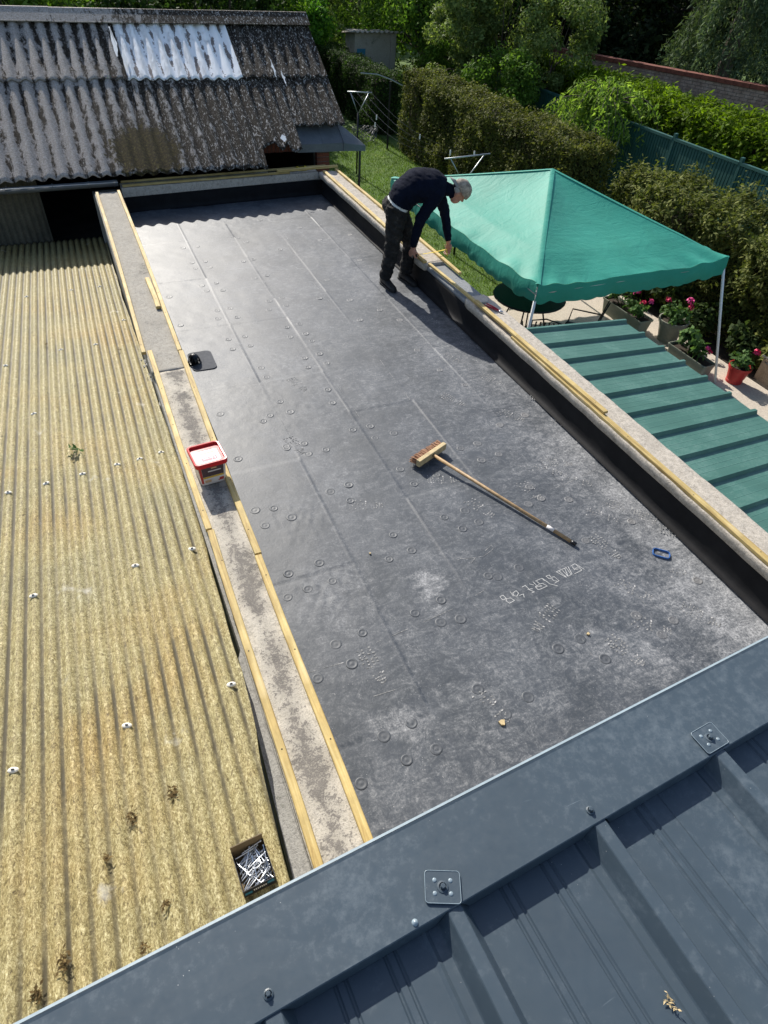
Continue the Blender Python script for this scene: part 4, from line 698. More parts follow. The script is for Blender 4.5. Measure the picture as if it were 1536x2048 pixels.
# ================================================================== GREEN LEAN-TO
GL = thing('green_sheet_roof', (4.6, 3.0, 0), 'low green ribbed steel sheet roof sloping away from the right parapet', 'roof')
GY = [4.79 - 0.3145 * k for k in range(0, 18)]; GX0, GZ0, GX1, GZ1, GSK = 3.757, 1.822, 5.42, 1.560, 0.262
def gp_(u, y, dz): return Vector((GX0 + (GX1 - GX0) * u, y + GSK * u * (0.6 + 0.4 * min(1, max(0, y / 5))), GZ0 + (GZ1 - GZ0) * u + dz))
for j in range(0, 18, 3):
    rs = GY[j:j + 3]; prof = []
    for i, r_ in enumerate(rs):
        if j == 0 and i == 0: prof += [(r_ + 0.045, -0.06), (r_ + 0.045, 0.004)]
        else: prof += [(r_ + 0.16 if i == 0 else r_ + 0.1, 0)] if i == 0 else []
        prof += [(r_ + 0.032, 0.0), (r_ + 0.018, 0.034), (r_ - 0.012, 0.034), (r_ - 0.026, 0.0)]
        for oc in (0.095, 0.155, 0.215): prof += [(r_ - oc + .005, 0), (r_ - oc, 0.0013), (r_ - oc - .005, 0)]
    prof += [(rs[-1] - 0.1545, 0)]; m = MB(); n = len(prof); NU = 8
    for i in range(NU): m.v += [V(gp_(i / (NU - 1), y, z)) for y, z in prof]
    m.f = [(a * n + k_, a * n + k_ + 1, (a + 1) * n + k_ + 1, (a + 1) * n + k_) for a in range(NU - 1) for k_ in range(n - 1)]
    o = build('roof_sheet', m, 'green_sheet', GL); md = o.modifiers.new('s', 'SOLIDIFY'); md.thickness = .0015; md.offset = -1
    for r_ in rs:
        m = MB(); m.add([gp_(0.001, r_ + 0.040, 0.002), gp_(0.001, r_ + 0.026, 0.046), gp_(0.001, r_ - 0.022, 0.046), gp_(0.001, r_ - 0.034, 0.002), gp_(0.022, r_ + 0.040, 0.002), gp_(0.022, r_ + 0.026, 0.046), gp_(0.022, r_ - 0.022, 0.046), gp_(0.022, r_ - 0.034, 0.002)], [(0, 1, 2, 3), (7, 6, 5, 4), (0, 4, 5, 1), (1, 5, 6, 2), (2, 6, 7, 3)]); build('foam_closer', m, 'rubber', GL)
for u in (0.06, 0.94):
    m = MB(); m.bar(gp_(u, 4.7, -0.05), gp_(u, -0.6, -0.05), .06, .08); build('rafter', m, 'weathered_board', GL)
for y in (4.6, 2.0, -0.4):
    m = MB(); q = gp_(0.94, y, -0.09); m.bar((q.x, q.y, 0), q, .07, .07, (0, 1, 0)); build('post', m, 'weathered_board', GL)
q = U(1449, 975, 1.70); m = MB(); m.box((q.x - .04, q.y - .03, q.z - .03), (q.x + .03, q.y - .024, q.z)); m.box((q.x - .045, q.y - .03, q.z), (q.x + .03, q.y + .035, q.z + .004)); m.box((q.x - .045, q.y - .03, q.z + .004), (q.x - .035, q.y + .035, q.z + .02)); o = build('metal_clip', m, 'galvanised', origin=q); tag(o, 'small loose grey metal clip lying on the green roof sheets', 'clip')

# ================================================================== TENT
TN = thing('garden_tent', (6.13, 7.9, 0), 'teal green pop-up garden tent with scalloped valance on thin poles', 'tent')
TA, TB, TC, TD = Vector((4.62, 5.76, 1.80)), Vector((7.64, 5.77, 1.80)), Vector((4.62, 10.0, 1.79)), Vector((7.60, 9.95, 1.76)); AP = Vector((6.10, 7.86, 2.40))
N = 97; uu = np.linspace(-1, 1, N); Ug, Vg = np.meshgrid(uu, uu, indexing='ij'); s1 = (Ug + 1) / 2; t1 = (Vg + 1) / 2
def bil(k): return TA[k] * (1 - s1) * (1 - t1) + TB[k] * s1 * (1 - t1) + TC[k] * (1 - s1) * t1 + TD[k] * s1 * t1
rad = np.maximum(np.abs(Ug), np.abs(Vg)); hgt = (1 - rad)
Xt = bil(0) * rad + 0; Yt = bil(1); Xt = bil(0)
Xt = Xt + (AP.x - (TA.x + TB.x + TC.x + TD.x) / 4) * hgt; Yt = Yt + (AP.y - (TA.y + TB.y + TC.y + TD.y) / 4) * hgt
mn = np.minimum(np.abs(Ug), np.abs(Vg)) / np.maximum(rad, 1e-3)        # 1 on the hips
sag = 0.075 * np.sin(np.clip(rad, 0, 1) * np.pi) * (1 - mn ** 2) + 0.05 * np.clip((rad - 0.75) / 0.25, 0, 1) * (1 - np.minimum(np.abs(Ug), np.abs(Vg)) ** 4)
wr = vnoise(Xt * 2.3 + Yt * 1.1, Yt * 2.1 - Xt * 1.3, 61) * 0.030 * np.clip((rad - 0.62) / 0.38, 0, 1) + vnoise(Xt * 6, Yt * 6 + Xt * 3, 62) * 0.022 * np.clip((rad - 0.75) / 0.25, 0, 1)
cr = np.clip(1 - (2 - np.abs(Ug) - np.abs(Vg)) / 0.5, 0, 1); wr += cr * 0.018 * np.sin((Ug * np.sign(Vg) - Vg * np.sign(Ug)) * 26)
Zt = bil(2) * 0 + bil(2) + (AP.z - 1.7875) * hgt ** 1.05 - sag + wr
npmesh('canopy', np.stack([Xt, Yt, Zt], -1).reshape(-1, 3), gridq(N, N), 'tent_fabric', TN)
# hip seams
for su, sv in ((-1, -1), (1, -1), (-1, 1), (1, 1)):
    m = MB(); rows = []
    for k_ in range(N // 2 + 1):
        i = N // 2 + su * k_; j = N // 2 + sv * k_; p = Vector((Xt[i, j], Yt[i, j], Zt[i, j] + .003)); rows.append(p)
    d = (rows[-1] - rows[0]).normalized(); sd_ = d.cross(Vector((0, 0, 1))).normalized() * 0.03
    for p in rows: m.v += [V(p - sd_ - Vector((0, 0, .008))), V(p), V(p + sd_ - Vector((0, 0, .008)))]
    m.f = [(3 * k_ + c_, 3 * k_ + c_ + 1, 3 * k_ + c_ + 4, 3 * k_ + c_ + 3) for k_ in range(len(rows) - 1) for c_ in (0, 1)]; build('hip_seam', m, 'tent_fabric', TN, smooth=True)
# valance per side, scalloped, rippling
def valance(edge_pts, out, seed):
    n = len(edge_pts); rows = []; M_ = 9; L_ = 0
    for i, p in enumerate(edge_pts):
        if i: L_ += (p - edge_pts[i - 1]).length
        drop = 0.232 + 0.022 * abs(math.sin(L_ * math.pi / 0.24)) - 0.015
        for k_ in range(M_):
            t = k_ / (M_ - 1); rip = 0.028 * mnoise.noise((L_ * 2.1, t * 0.9, seed)) * t + 0.012 * mnoise.noise((L_ * 6, t * 2, seed + 3)) * t + 0.012 * math.sin(t * 3.14)
            rows.append(V(p + Vector(out) * (0.004 + rip) - Vector((0, 0, drop * t))))
    npmesh('valance', np.array(rows), gridq(n, M_), 'tent_fabric', TN)
def edge(i0, j0, di, dj): 
    pts = [Vector((Xt[i0 + di * k_, j0 + dj * k_], Yt[i0 + di * k_, j0 + dj * k_], Zt[i0 + di * k_, j0 + dj * k_])) for k_ in range(N)]; out = []
    for a, b2 in zip(pts[:-1], pts[1:]): out += [a, a.lerp(b2, .5)]
    return out + [pts[-1]]
valance(edge(0, 0, 1, 0), (0, -1, 0), 1.0); valance(edge(0, 0, 0, 1), (-1, 0, 0), 2.0); valance(edge(N - 1, 0, 0, 1), (1, 0, 0), 3.0); valance(edge(0, N - 1, 1, 0), (0, 1, 0), 4.0)
for a, b2 in ((TA + Vector((.03, .03, -.03)), Vector((4.52, 5.62, 0.012))), (TB + Vector((-.03, .03, -.03)), U(1430, 765, 0.012)), (TC + Vector((.03, -.03, -.03)), Vector((4.55, 10.05, -0.03))), (TD + Vector((-.03, -.03, -.03)), Vector((7.8, 10.1, -0.03)))):
    m = MB(); m.tube([a, b2], .019, 10); build('pole', m, 'white_paint', TN, smooth=True)
for a, b2 in ((TA, TB), (TA, TC), (TB, TD), (TC, TD), (TA, AP), (TB, AP), (TC, AP), (TD, AP)):
    m = MB(); o_ = Vector((0, 0, -.11)); m.tube([a + o_, b2 + o_], .012, 6); build('frame_tube', m, 'galvanised', TN, smooth=True)

# ================================================================== SMALL THINGS ON THE ROOF
def textmesh(s_, size, ext=0.0):
    cu = bpy.data.curves.new('lettering', 'FONT'); cu.body = s_; cu.size = size; cu.align_x = 'CENTER'; cu.align_y = 'CENTER'; cu.extrude = ext; cu.resolution_u = 3
    t = bpy.data.objects.new('lettering', cu); COL.objects.link(t); me = bpy.data.meshes.new_from_object(t.evaluated_get(bpy.context.evaluated_depsgraph_get())); bpy.data.objects.remove(t); bpy.data.curves.remove(cu); return me
def rrect(hx, hy, r_, n=5):
    pts = []
    for cx, cy, a0 in ((hx - r_, hy - r_, 0), (-hx + r_, hy - r_, 90), (-hx + r_, -hy + r_, 180), (hx - r_, -hy + r_, 270)):
        for k_ in range(n): a = R(a0 + 90 * k_ / (n - 1)); pts.append((cx + r_ * math.cos(a), cy + r_ * math.sin(a)))
    return pts
def loft(m, rings, cap0=True, cap1=True):
    n = len(rings[0]); b0 = len(m.v)
    for r_ in rings: m.v += [V(p) for p in r_]
    for i in range(len(rings) - 1):
        for k_ in range(n): m.f.append((b0 + i * n + k_, b0 + i * n + (k_ + 1) % n, b0 + (i + 1) * n + (k_ + 1) % n, b0 + (i + 1) * n + k_))
    if cap0: m.f.append(tuple(b0 + k_ for k_ in range(n - 1, -1, -1)))
    if cap1: m.f.append(tuple(b0 + (len(rings) - 1) * n + k_ for k_ in range(n)))
# tub
TU = thing('paint_tub', (0.352, 3.48, 1.9225), 'white and yellow square tub with red lid standing on left coping', 'tub'); TU.rotation_euler.z = R(5)
def tubring(h, z, r_=0.02): return [(x, y, z) for x, y in rrect(h, h * 1.05, r_)]
m = MB(); loft(m, [tubring(.084, 0), tubring(.086, .004), tubring(.098, .178)]); build('tub_body', m, 'tub_white', TU, local=True, smooth=False)
m = MB(); loft(m, [tubring(.103, .164, .024), tubring(.110, .166, .026), tubring(.112, .194, .026), tubring(.108, .199, .024), tubring(.099, .198, .022), tubring(.096, .181, .02)], cap1=True); ld = build('lid', m, 'red_plastic', TU, local=True)
m = MB(); m.add([(x + .003, y - .014, .1822) for x, y in rrect(.074, .066, .014)], [tuple(range(20))]); build('lid_label', m, 'label_white', ld, local=True)
m = MB(); m.add([(-.052, .012, .1832), (.058, .018, .1832), (.058, .034, .1832), (-.052, .028, .1832)], [(0, 1, 2, 3)]); build('lid_stripe', m, 'label_tan', ld, local=True)
m = MB(); m.add([(-.05, -.062, .1832), (.055, -.062, .1832), (.055, -.022, .1832), (-.05, -.022, .1832)], [(0, 1, 2, 3)]); build('lid_panel', m, 'label_plum', ld, local=True)
me = textmesh('News', 0.036); me.materials.append(MATS['label_white']); o = bpy.data.objects.new('lid_lettering', me); COL.objects.link(o); o.parent = ld; o.location = (.004, -.042, .1842); o.rotation_euler.z = math.pi
m = MB()
for i in range(9): m.box((-.05 + i * .0115, .052 + .001 * i, .1826), (-.05 + i * .0115 + .006, .062 + .001 * i, .1834))
build('lid_print', m, 'label_dark', ld, local=True)
def face(z0, z1, x0, x1, mat, off=.0012):
    h0 = .084 + (.014) * z0 / .178; h1 = .084 + .014 * z1 / .178; m = MB(); m.add([(x0 * h0, -h0 * 1.05 - off, z0), (x1 * h0, -h0 * 1.05 - off, z0), (x1 * h1, -h1 * 1.05 - off, z1), (x0 * h1, -h1 * 1.05 - off, z1)], [(0, 1, 2, 3)]); return build('side_label', m, mat, TU, local=True)
face(.075, .170, -.78, .80, 'label_dark'); face(.022, .074, -.78, .80, 'label_yellow'); face(.020, .045, .35, .80, 'label_red', .002); face(.030, .055, -.1, .45, 'label_white', .0022); face(.020, .172, -.97, -.79, 'label_red', .0014); face(.115, .124, -.35, .6, 'label_white', .002); face(.14, .15, -.1, .3, 'label_tan', .002); face(.022, .045, -.7, -.2, 'label_tan', .002)
# box of screws
bz = yz(0.88) + .0115 + .006; BX = thing('screw_box', (-0.009, 0.882, bz), 'open black cardboard box full of bright screws on the yellow roof', 'box'); BX.rotation_euler = (R(-5.3), 0, R(3))
hx, hy, hz, th = .064, .080, .056, .0022
for nm, lo, hi, mt in (('bottom', (-hx, -hy, 0), (hx, hy, th), 'cardboard'), ('front_wall', (-hx, -hy, th), (hx, -hy + th, hz), 'box_black'), ('back_wall', (-hx, hy - th, th), (hx, hy, hz + .035), 'cardboard'), ('side_wall', (-hx, -hy + th, th), (-hx + th, hy - th, hz), 'box_black'), ('side_wall', (hx - th, -hy + th, th), (hx, hy - th, hz), 'box_black')):
    m = MB(); m.box(lo, hi); build(nm, m, mt, BX, local=True)
m = MB(); m.box((-hx + .002, hy + .0004, .004), (hx - .002, hy + .0016, hz + .034)); build('back_print', m, 'box_black', BX, local=True)
m = MB(); m.box((-.058, -hy - .0012, .02), (-.03, -hy - .0002, .036)); build('side_label', m, 'label_blue', BX, local=True); m = MB(); m.box((.03, -hy - .0012, .03), (.056, -hy - .0002, .048)); build('side_label', m, 'label_blue', BX, local=True)
m = MB()
for i in range(7): m.box((-.024 + i * .0075, -hy - .0012, .028), (-.024 + i * .0075 + .0045, -hy - .0002, .038))
build('box_print', m, 'label_white', BX, local=True)
m = MB(); m.lathe([(0.0, 0.0), (0.0022, 0.006), (0.0026, 0.05), (0.0026, 0.078), (0.0052, 0.0845), (0.0052, 0.0865), (0.0, 0.087)], n=8); me_s = meshdata('screw', m, 'bright_zinc')
rg = random.Random(3)
for i in range(60):
    lay = i // 12; a = rg.choice([0.5, 0.45, 0.6, -1.1, -1.25, -1.0, 0.3, 1.3]) + rg.uniform(-.25, .25); cx, cy = rg.uniform(-.064, .064), rg.uniform(-.08, .08)
    
    d = Vector((math.cos(a), math.sin(a), rg.uniform(-.08, .08))).normalized(); c_ = Vector((cx, cy, .010 + lay * .0088 + rg.uniform(0, .003)))
    ext = 0.0435
    c_.x = max(-hx + .006 + abs(d.x) * ext, min(hx - .006 - abs(d.x) * ext, c_.x)); c_.y = max(-hy + .006 + abs(d.y) * ext, min(hy - .006 - abs(d.y) * ext, c_.y))
    Mx = BX.matrix_basis @ Matrix.Translation(c_ - d * ext) @ d.to_track_quat('Z', 'Y').to_matrix().to_4x4()
    o = bpy.data.objects.new('screw', me_s); COL.objects.link(o); o.matrix_world = Mx; tag(o, 'bright zinc screw heaped in the open black box', 'screw', 'screws in the cardboard box')
# broom
BR = thing('broom', (2.15, 3.30, ZM), 'wooden push broom lying on the grey membrane', 'broom')
hd = Vector((2.655, 2.235, 0)) - Vector((2.115, 3.44, 0)); hd.normalize(); lat = Vector((-hd.y, hd.x, 0)); hc = Vector((2.105, 3.475, ZM))
m = MB()
def ob_(c, a, b2, z0, z1, l0, l1, taper=0.0): return [c + hd * a + lat * l0 + Vector((0, 0, z0)), c + hd * b2 + lat * (l0 + taper) + Vector((0, 0, z0)), c + hd * b2 + lat * (l1 - taper) + Vector((0, 0, z0)), c + hd * a + lat * l1 + Vector((0, 0, z0)), c + hd * a + lat * l0 + Vector((0, 0, z1)), c + hd * b2 + lat * (l0 + taper) + Vector((0, 0, z1)), c + hd * b2 + lat * (l1 - taper) + Vector((0, 0, z1)), c + hd * a + lat * l1 + Vector((0, 0, z1))]
BXF = [(3, 2, 1, 0), (4, 5, 6, 7), (0, 1, 5, 4), (1, 2, 6, 5), (2, 3, 7, 6), (3, 0, 4, 7)]
m.add(ob_(hc, -.018, .020, .024, .084, -.172, .172), BXF); build('head_block', m, 'broom_block', BR, bevel=.004)
m = MB()
for i in range(420):
    l_ = random.uniform(-.165, .165); z = random.uniform(.03, .080); a = hc + lat * l_ + Vector((0, 0, z)) - hd * .017; e = a - hd * random.uniform(.052, .068) + lat * (random.uniform(-.012, .012) + l_ * .05) + Vector((0, 0, -random.uniform(0, .016))); m.bar(a, e, .0040, .0040)
br = build('bristles', m, 'bristle', BR); br['kind'] = 'stuff'
m = MB(); e0 = hc + hd * .015 + Vector((0, 0, .058)); e1 = Vector((2.655, 2.235, ZM + .015)); m.tube([e0, e0.lerp(e1, .5) + Vector((0, 0, -.002)), e1], [.0140, .0135, .0130], 12); hn = build('handle', m, 'broom_wood', BR, smooth=True)
m = MB(); m.tube([e0.lerp(e1, .82), e0.lerp(e1, .865)], .0140, 12); build('sticker', m, 'label_white', hn, smooth=True)
m = MB(); m.tube([e0.lerp(e1, .972), e1 + hd * .004], .0142, 12); build('end_cap', m, 'black_plastic', hn, smooth=True)
# blue strap ring
q = U(1322, 1108, ZM); m = MB(); pts = [(q.x + x * math.cos(-.75) - y * math.sin(-.75), q.y + x * math.sin(-.75) + y * math.cos(-.75)) for x, y in rrect(.058, .036, .022)]
z0 = memz(q.x, q.y) + .001
ring = [Vector((x, y, z0)) for x, y in pts]
for a, b2 in zip(ring, ring[1:] + ring[:1]):
    d = (b2 - a).normalized(); s_ = Vector((-d.y, d.x, 0)) * .0028; e = d * .001; m.add([a - s_ - e, b2 - s_ + e, b2 + s_ + e, a + s_ - e] + [p + Vector((0, 0, .013)) for p in (a - s_ - e, b2 - s_ + e, b2 + s_ + e, a + s_ - e)], BXF)
o = build('strap_loop', m, 'blue_plastic', origin=(q.x, q.y, z0)); tag(o, 'small blue plastic loop lying on the dusty membrane', 'loop')
# chips of wood on the roof
for px, py, s_, a in ((1004, 1446, .022, .4), (1176, 1268, .012, 1.0), (740, 1108, .008, .3)):
    q = U(px, py, ZM); z0 = memz(q.x, q.y); m = MB(); m.prism([(q.x + s_ * c_ * math.cos(t + a), q.y + s_ * c_ * math.sin(t + a)) for t, c_ in ((0, 1), (1.1, .7), (2.2, 1), (3.4, .8), (4.6, .9), (5.5, .6))], z0 + .002, z0 + .012); o = build('wood_chip', m, 'broom_block', origin=(q.x, q.y, z0)); tag(o, 'tiny pale wood chip dropped on the grey membrane', 'chip', 'wood chips on the roof')
# pliers
PL = thing('pliers', (3.64, 5.13, 1.922), 'red handled pliers lying on the right coping near the green sheets', 'pliers')
a = Vector((3.590, 5.255, 1.934)); c_ = Vector((3.655, 5.085, 1.934)); d = (c_ - a).normalized(); s_ = Vector((-d.y, d.x, 0))
for sg in (-1, 1):
    m = MB(); m.tube([a + s_ * .022 * sg, a.lerp(c_, .4) + s_ * .020 * sg, c_ + s_ * .004 * sg], [.006, .0085, .006], 8); build('grip', m, 'red_grip', PL, smooth=True)
    m = MB(); m.tube([c_ - s_ * .004 * sg, c_ + d * .02 + s_ * .009 * sg, c_ + d * .055 + s_ * .002 * sg], [.006, .007, .003], 6); build('jaw', m, 'steel', PL, smooth=True)
m = MB(); m.lathe([(0.010, -.005), (.010, .006), (0, .007)], c_ + d * .008, 10); build('pivot', m, 'steel', PL)
# tape measure on the far coping
q = Vector((3.18, fy(3.18) + .15, 1.919)); TM = thing('tape_measure', q, 'yellow and black tape measure left on the far corner coping', 'tape measure')
m = MB(); loft(m, [[(q.x + x, q.y + y, q.z + z) for x, y in rrect(.075, .040, .015)] for z in (0, .05)]); build('case', m, 'tool_yellow', TM, bevel=.004)
m = MB(); loft(m, [[(q.x - .005 + x, q.y + .004 + y, q.z + .051 + z) for x, y in rrect(.045, .022, .010)] for z in (0, .010)]); build('grip', m, 'black_plastic', TM)
m = MB(); m.box((q.x - .55, q.y - .055, q.z), (q.x - .08, q.y - .045, q.z + .03), R(3)); o = build('pry_bar', m, 'black_metal', origin=(q.x - .3, q.y - .05, q.z)); tag(o, 'dark flat bar lying on the far coping beside the tape measure', 'bar')

# ================================================================== THE MAN
MAN = thing('person', (3.24, 6.69, ZM), 'man in navy jumper, dark work trousers and grey cap bending over the right parapet', 'person')
bm = bmesh.new()
segs = []
def limb(pts, radii, label, n=14, flat=None):
    pts = [Vector(p) for p in pts]; m = MB(); P2, R2 = [], []
    for i in range(len(pts) - 1):
        for k_ in range(6): t = k_ / 6; P2.append(pts[i].lerp(pts[i + 1], t)); R2.append(radii[i] * (1 - t) + radii[i + 1] * t)
        segs.append((pts[i], pts[i + 1], label))
    P2.append(pts[-1]); R2.append(radii[-1]); m.tube(P2, R2, n); return m
def ball(c_, r_, sc=(1, 1, 1), rot=None, n=14):
    m = MB(); vs_, fs = [], []; rows = 10
    for i in range(rows + 1):
        ph = math.pi * i / rows
        for k_ in range(n): a = 6.28318 * k_ / n; p = Vector((math.sin(ph) * math.cos(a) * r_ * sc[0], math.sin(ph) * math.sin(a) * r_ * sc[1], math.cos(ph) * r_ * sc[2])); vs_.append(Vector(c_) + (rot @ p if rot else p))
    for i in range(rows):
        for k_ in range(n): fs.append((i * n + k_, (i + 1) * n + k_, (i + 1) * n + (k_ + 1) % n, i * n + (k_ + 1) % n))
    m.add(vs_, fs); return m
body = MB()
def put(m): body.add(m.v, m.f)
fdir = Vector((0.92, -0.39, 0)).normalized(); rl = Vector((-0.39, -0.92, 0)).normalized()     # rl: his right, toward the house
pel = Vector((3.16, 6.66, 2.50)); spn = [pel, Vector((3.215, 6.63, 2.65)), Vector((3.33, 6.575, 2.745)), Vector((3.48, 6.51, 2.745)), Vector((3.595, 6.465, 2.71))]
tm_ = limb([p + Vector((.008, -.004, -.016)) for p in spn], [.134, .150, .164, .162, .122], 'jumper', 28); c0_ = np.array(pel); rv_ = np.array(rl); vv_ = np.array(tm_.v) - c0_; sp_ = np.array([V(p) for p in spn]) - c0_
dd_ = vv_ @ rv_; ax_ = np.interp(vv_ @ np.array([.78, -.33, .5]), sp_ @ np.array([.78, -.33, .5]), sp_ @ rv_); tm_.v = [V(p) for p in (vv_ + ((dd_ - ax_) * .42)[:, None] * rv_ + c0_)]; put(tm_)
put(limb([spn[4], Vector((3.68, 6.43, 2.70))], [.085, .060], 'jumper')); put(limb([Vector((3.655, 6.44, 2.70)), Vector((3.755, 6.40, 2.685))], [.058, .056], 'skin'))
# head: tilted forward and down
hdc = Vector((3.775, 6.40, 2.685)); face_dir = Vector((0.55, -0.22, -0.80)).normalized(); top_dir = Vector((0.78, -0.32, 0.55)).normalized(); side_dir = face_dir.cross(top_dir).normalized(); HR = Matrix((side_dir, face_dir, top_dir)).transposed()
def hp_(x, y, z): return hdc + HR @ Vector((x, y, z))
put(ball(hdc, 1, (.077, .098, .115), HR)); put(ball(hp_(0, .045, -.065), 1, (.056, .055, .060), HR)); segs.append((hp_(0, .05, -.06), hdc, 'skin')); segs.append((hdc, hp_(0, 0, .05), 'skin'))
put(limb([hp_(0, .088, .012), hp_(0, .112, -.018), hp_(0, .100, -.026)], [.010, .014, .010], 'skin', 8))
for sg in (-1, 1): put(ball(hp_(.078 * sg, -.008, -.015), 1, (.012, .022, .032), HR, 8)); put(ball(hp_(.030 * sg, .088, .015), 1, (.016, .010, .008), HR, 8))
put(limb([hp_(-.022, .093, -.058), hp_(.022, .093, -.058)], [.007, .007], 'skin', 6))
# arms
rsh, rel, rwr = Vector((3.475, 6.335, 2.70)), Vector((3.335, 6.405, 2.42)), Vector((3.315, 6.475, 2.145)); lsh, lel, lwr = Vector((3.625, 6.63, 2.67)), Vector((3.79, 6.69, 2.385)), Vector((3.825, 6.60, 2.120))
put(limb([rsh + Vector((.03, .06, .02)), rsh, rel, rwr], [.085, .078, .058, .043], 'jumper')); put(limb([lsh + Vector((-.03, -.06, .02)), lsh, lel, lwr], [.085, .076, .056, .042], 'jumper'))
def hand(wr, down, fwd, thumb_side):
    down = Vector(down).normalized(); fwd = (Vector(fwd) - down * Vector(fwd).dot(down)).normalized(); sd_ = down.cross(fwd)
    put(limb([wr - down * .02, wr + down * .015], [.030, .029], 'skin', 10))
    for off in (-.026, -.009, .009, .026): put(limb([wr + down * .01, wr + down * .085 + sd_ * off], [.020, .0155], 'skin', 8))
    for k_, (off, ln) in enumerate(((-.030, .060), (-.010, .072), (.010, .068), (.029, .054))):
        k0 = wr + down * .086 + sd_ * off; k1 = k0 + down * ln * .5 + fwd * ln * .18 + sd_ * off * .15; k2 = k1 + down * ln * .22 + fwd * ln * .42; k3 = k2 - down * ln * .02 + fwd * ln * .30; put(limb([k0, k1, k2, k3], [.0105, .0098, .0090, .0075], 'skin', 7))
    t0 = wr + down * .030 + sd_ * .030 * thumb_side; t1 = t0 + down * .030 + sd_ * .022 * thumb_side + fwd * .022; t2 = t1 + down * .030 + fwd * .024; put(limb([t0, t1, t2], [.0145, .0125, .0095], 'skin', 7)); return wr + down * .11 + fwd * .03
h1 = hand(rwr + Vector((.004, .012, -.05)), (0.10, .10, -1), (0.8, .2, 0), 1); h2 = hand(lwr + Vector((.006, -.012, -.045)), (0.0, -.12, -1), (-.75, -.5, 0), -1)
put(limb([rwr, rwr + Vector((.004, .012, -.05))], [.036, .030], 'skin', 10)); put(limb([lwr, lwr + Vector((.006, -.012, -.045))], [.036, .030], 'skin', 10))
# legs
for hip, kn, an in ((pel + rl * .085 + Vector((0, 0, -.03)), Vector((3.105, 6.60, 2.055)), Vector((3.075, 6.66, 1.700))), (pel - rl * .085 + Vector((0, 0, -.03)), Vector((3.375, 6.68, 2.085)), Vector((3.365, 6.72, 1.705)))):
    put(limb([hip + Vector((0, 0, .06)), hip, hip.lerp(kn, .45), kn, kn.lerp(an, .4), an + Vector((0, 0, .03)), an], [.122, .122, .106, .086, .082, .076, .078], 'trousers'))
put(ball(pel + Vector((-.025, .01, -.01)), 1, (.135, .165, .125))); segs.append((pel + Vector((-.03, 0, -.04)), pel + rl * .12 + Vector((-.04, 0, -.05)), 'trousers')); segs.append((pel + Vector((-.03, 0, -.04)), pel - rl * .12 + Vector((-.04, 0, -.05)), 'trousers'))
me = bpy.data.meshes.new('body_raw'); me.from_pydata(body.v, [], body.f); me.update()
tmp = bpy.data.objects.new('body_raw', me); COL.objects.link(tmp)
rm = tmp.modifiers.new('r', 'REMESH'); rm.mode = 'VOXEL'; rm.voxel_size = 0.0062; smd = tmp.modifiers.new('s', 'SMOOTH'); smd.iterations = 7; smd.factor = 0.5
me2 = bpy.data.meshes.new_from_object(tmp.evaluated_get(bpy.context.evaluated_depsgraph_get())); bpy.data.objects.remove(tmp)
n = len(me2.vertices); co = np.empty(n * 3, np.float32); me2.vertices.foreach_get('co', co); co = co.reshape(-1, 3).astype(float); nr = np.empty(n * 3, np.float32); me2.vertices.foreach_get('normal', nr); nr = nr.reshape(-1, 3)
labs = ['skin', 'jumper', 'trousers']; best = np.full(n, 9.0); lab = np.zeros(n, int)
for a, b2, l_ in segs:
    a = np.array(a); d = np.array(b2) - a; t = np.clip(((co - a) @ d) / max(d @ d, 1e-9), 0, 1); dist = np.linalg.norm(co - (a + t[:, None] * d), axis=1)
    if l_ == 'jumper' : dist = dist - 0.02
    mm = dist < best; best[mm] = dist[mm]; lab[mm] = labs.index(l_)
belt = ((co - np.array(pel)) @ np.array([0.40, -0.16, 0.90])) ; near = np.linalg.norm(co - np.array(pel), axis=1) < 0.33
up_arm = (co[:, 2] < 2.50) & (np.minimum(np.linalg.norm(co[:, :2] - np.array([3.33, 6.42]), axis=1), 9) < 0.11) & (co[:, 1] < 6.50)
lab = np.where((lab != 0) & near & (belt < 0.055) & ~up_arm & (co[:, 2] < 2.62), 2, lab); lab = np.where((lab == 2) & near & (belt > 0.055), 1, lab)
wk = np.zeros(n)
for i in range(n):
    p = co[i]
    if lab[i] == 2: wk[i] = 0.016 * mnoise.noise((p[0] * 9, p[1] * 9, p[2] * 24 + p[0] * 12)) + 0.005 * mnoise.noise((p[0] * 30, p[1] * 30, p[2] * 40))
    elif lab[i] == 1: wk[i] = 0.008 * mnoise.noise((p[0] * 14, p[1] * 10, p[2] * 16 + p[0] * 9)) + 0.004 * mnoise.noise((p[0] * 36 + p[2] * 20, p[1] * 16, p[2] * 30)) + 0.003 + (0.004 if abs(belt[i] - 0.07) < 0.012 and near[i] else 0)
co2 = co + nr * wk[:, None] - np.array(MAN.location); me2.vertices.foreach_set('co', co2.astype(np.float32).ravel())
for mname in ('skin', 'navy_knit', 'work_trousers', 'undershirt'): me2.materials.append(MATS[mname])
for p in me2.polygons:
    v_ = p.vertices; ls = [int(lab[i]) for i in v_]; k_ = max(set(ls), key=ls.count)
    bb = np.mean([belt[i] for i in v_]); c_ = np.mean([co[i] for i in v_], axis=0)
    if k_ == 2 and near[v_[0]] and 0.030 < bb <= 0.057 and c_[0] < 3.22 and not up_arm[v_[0]]: k_ = 3
    p.material_index = k_; p.use_smooth = True
me2.update(); bo = bpy.data.objects.new('body', me2); COL.objects.link(bo); bo.parent = MAN
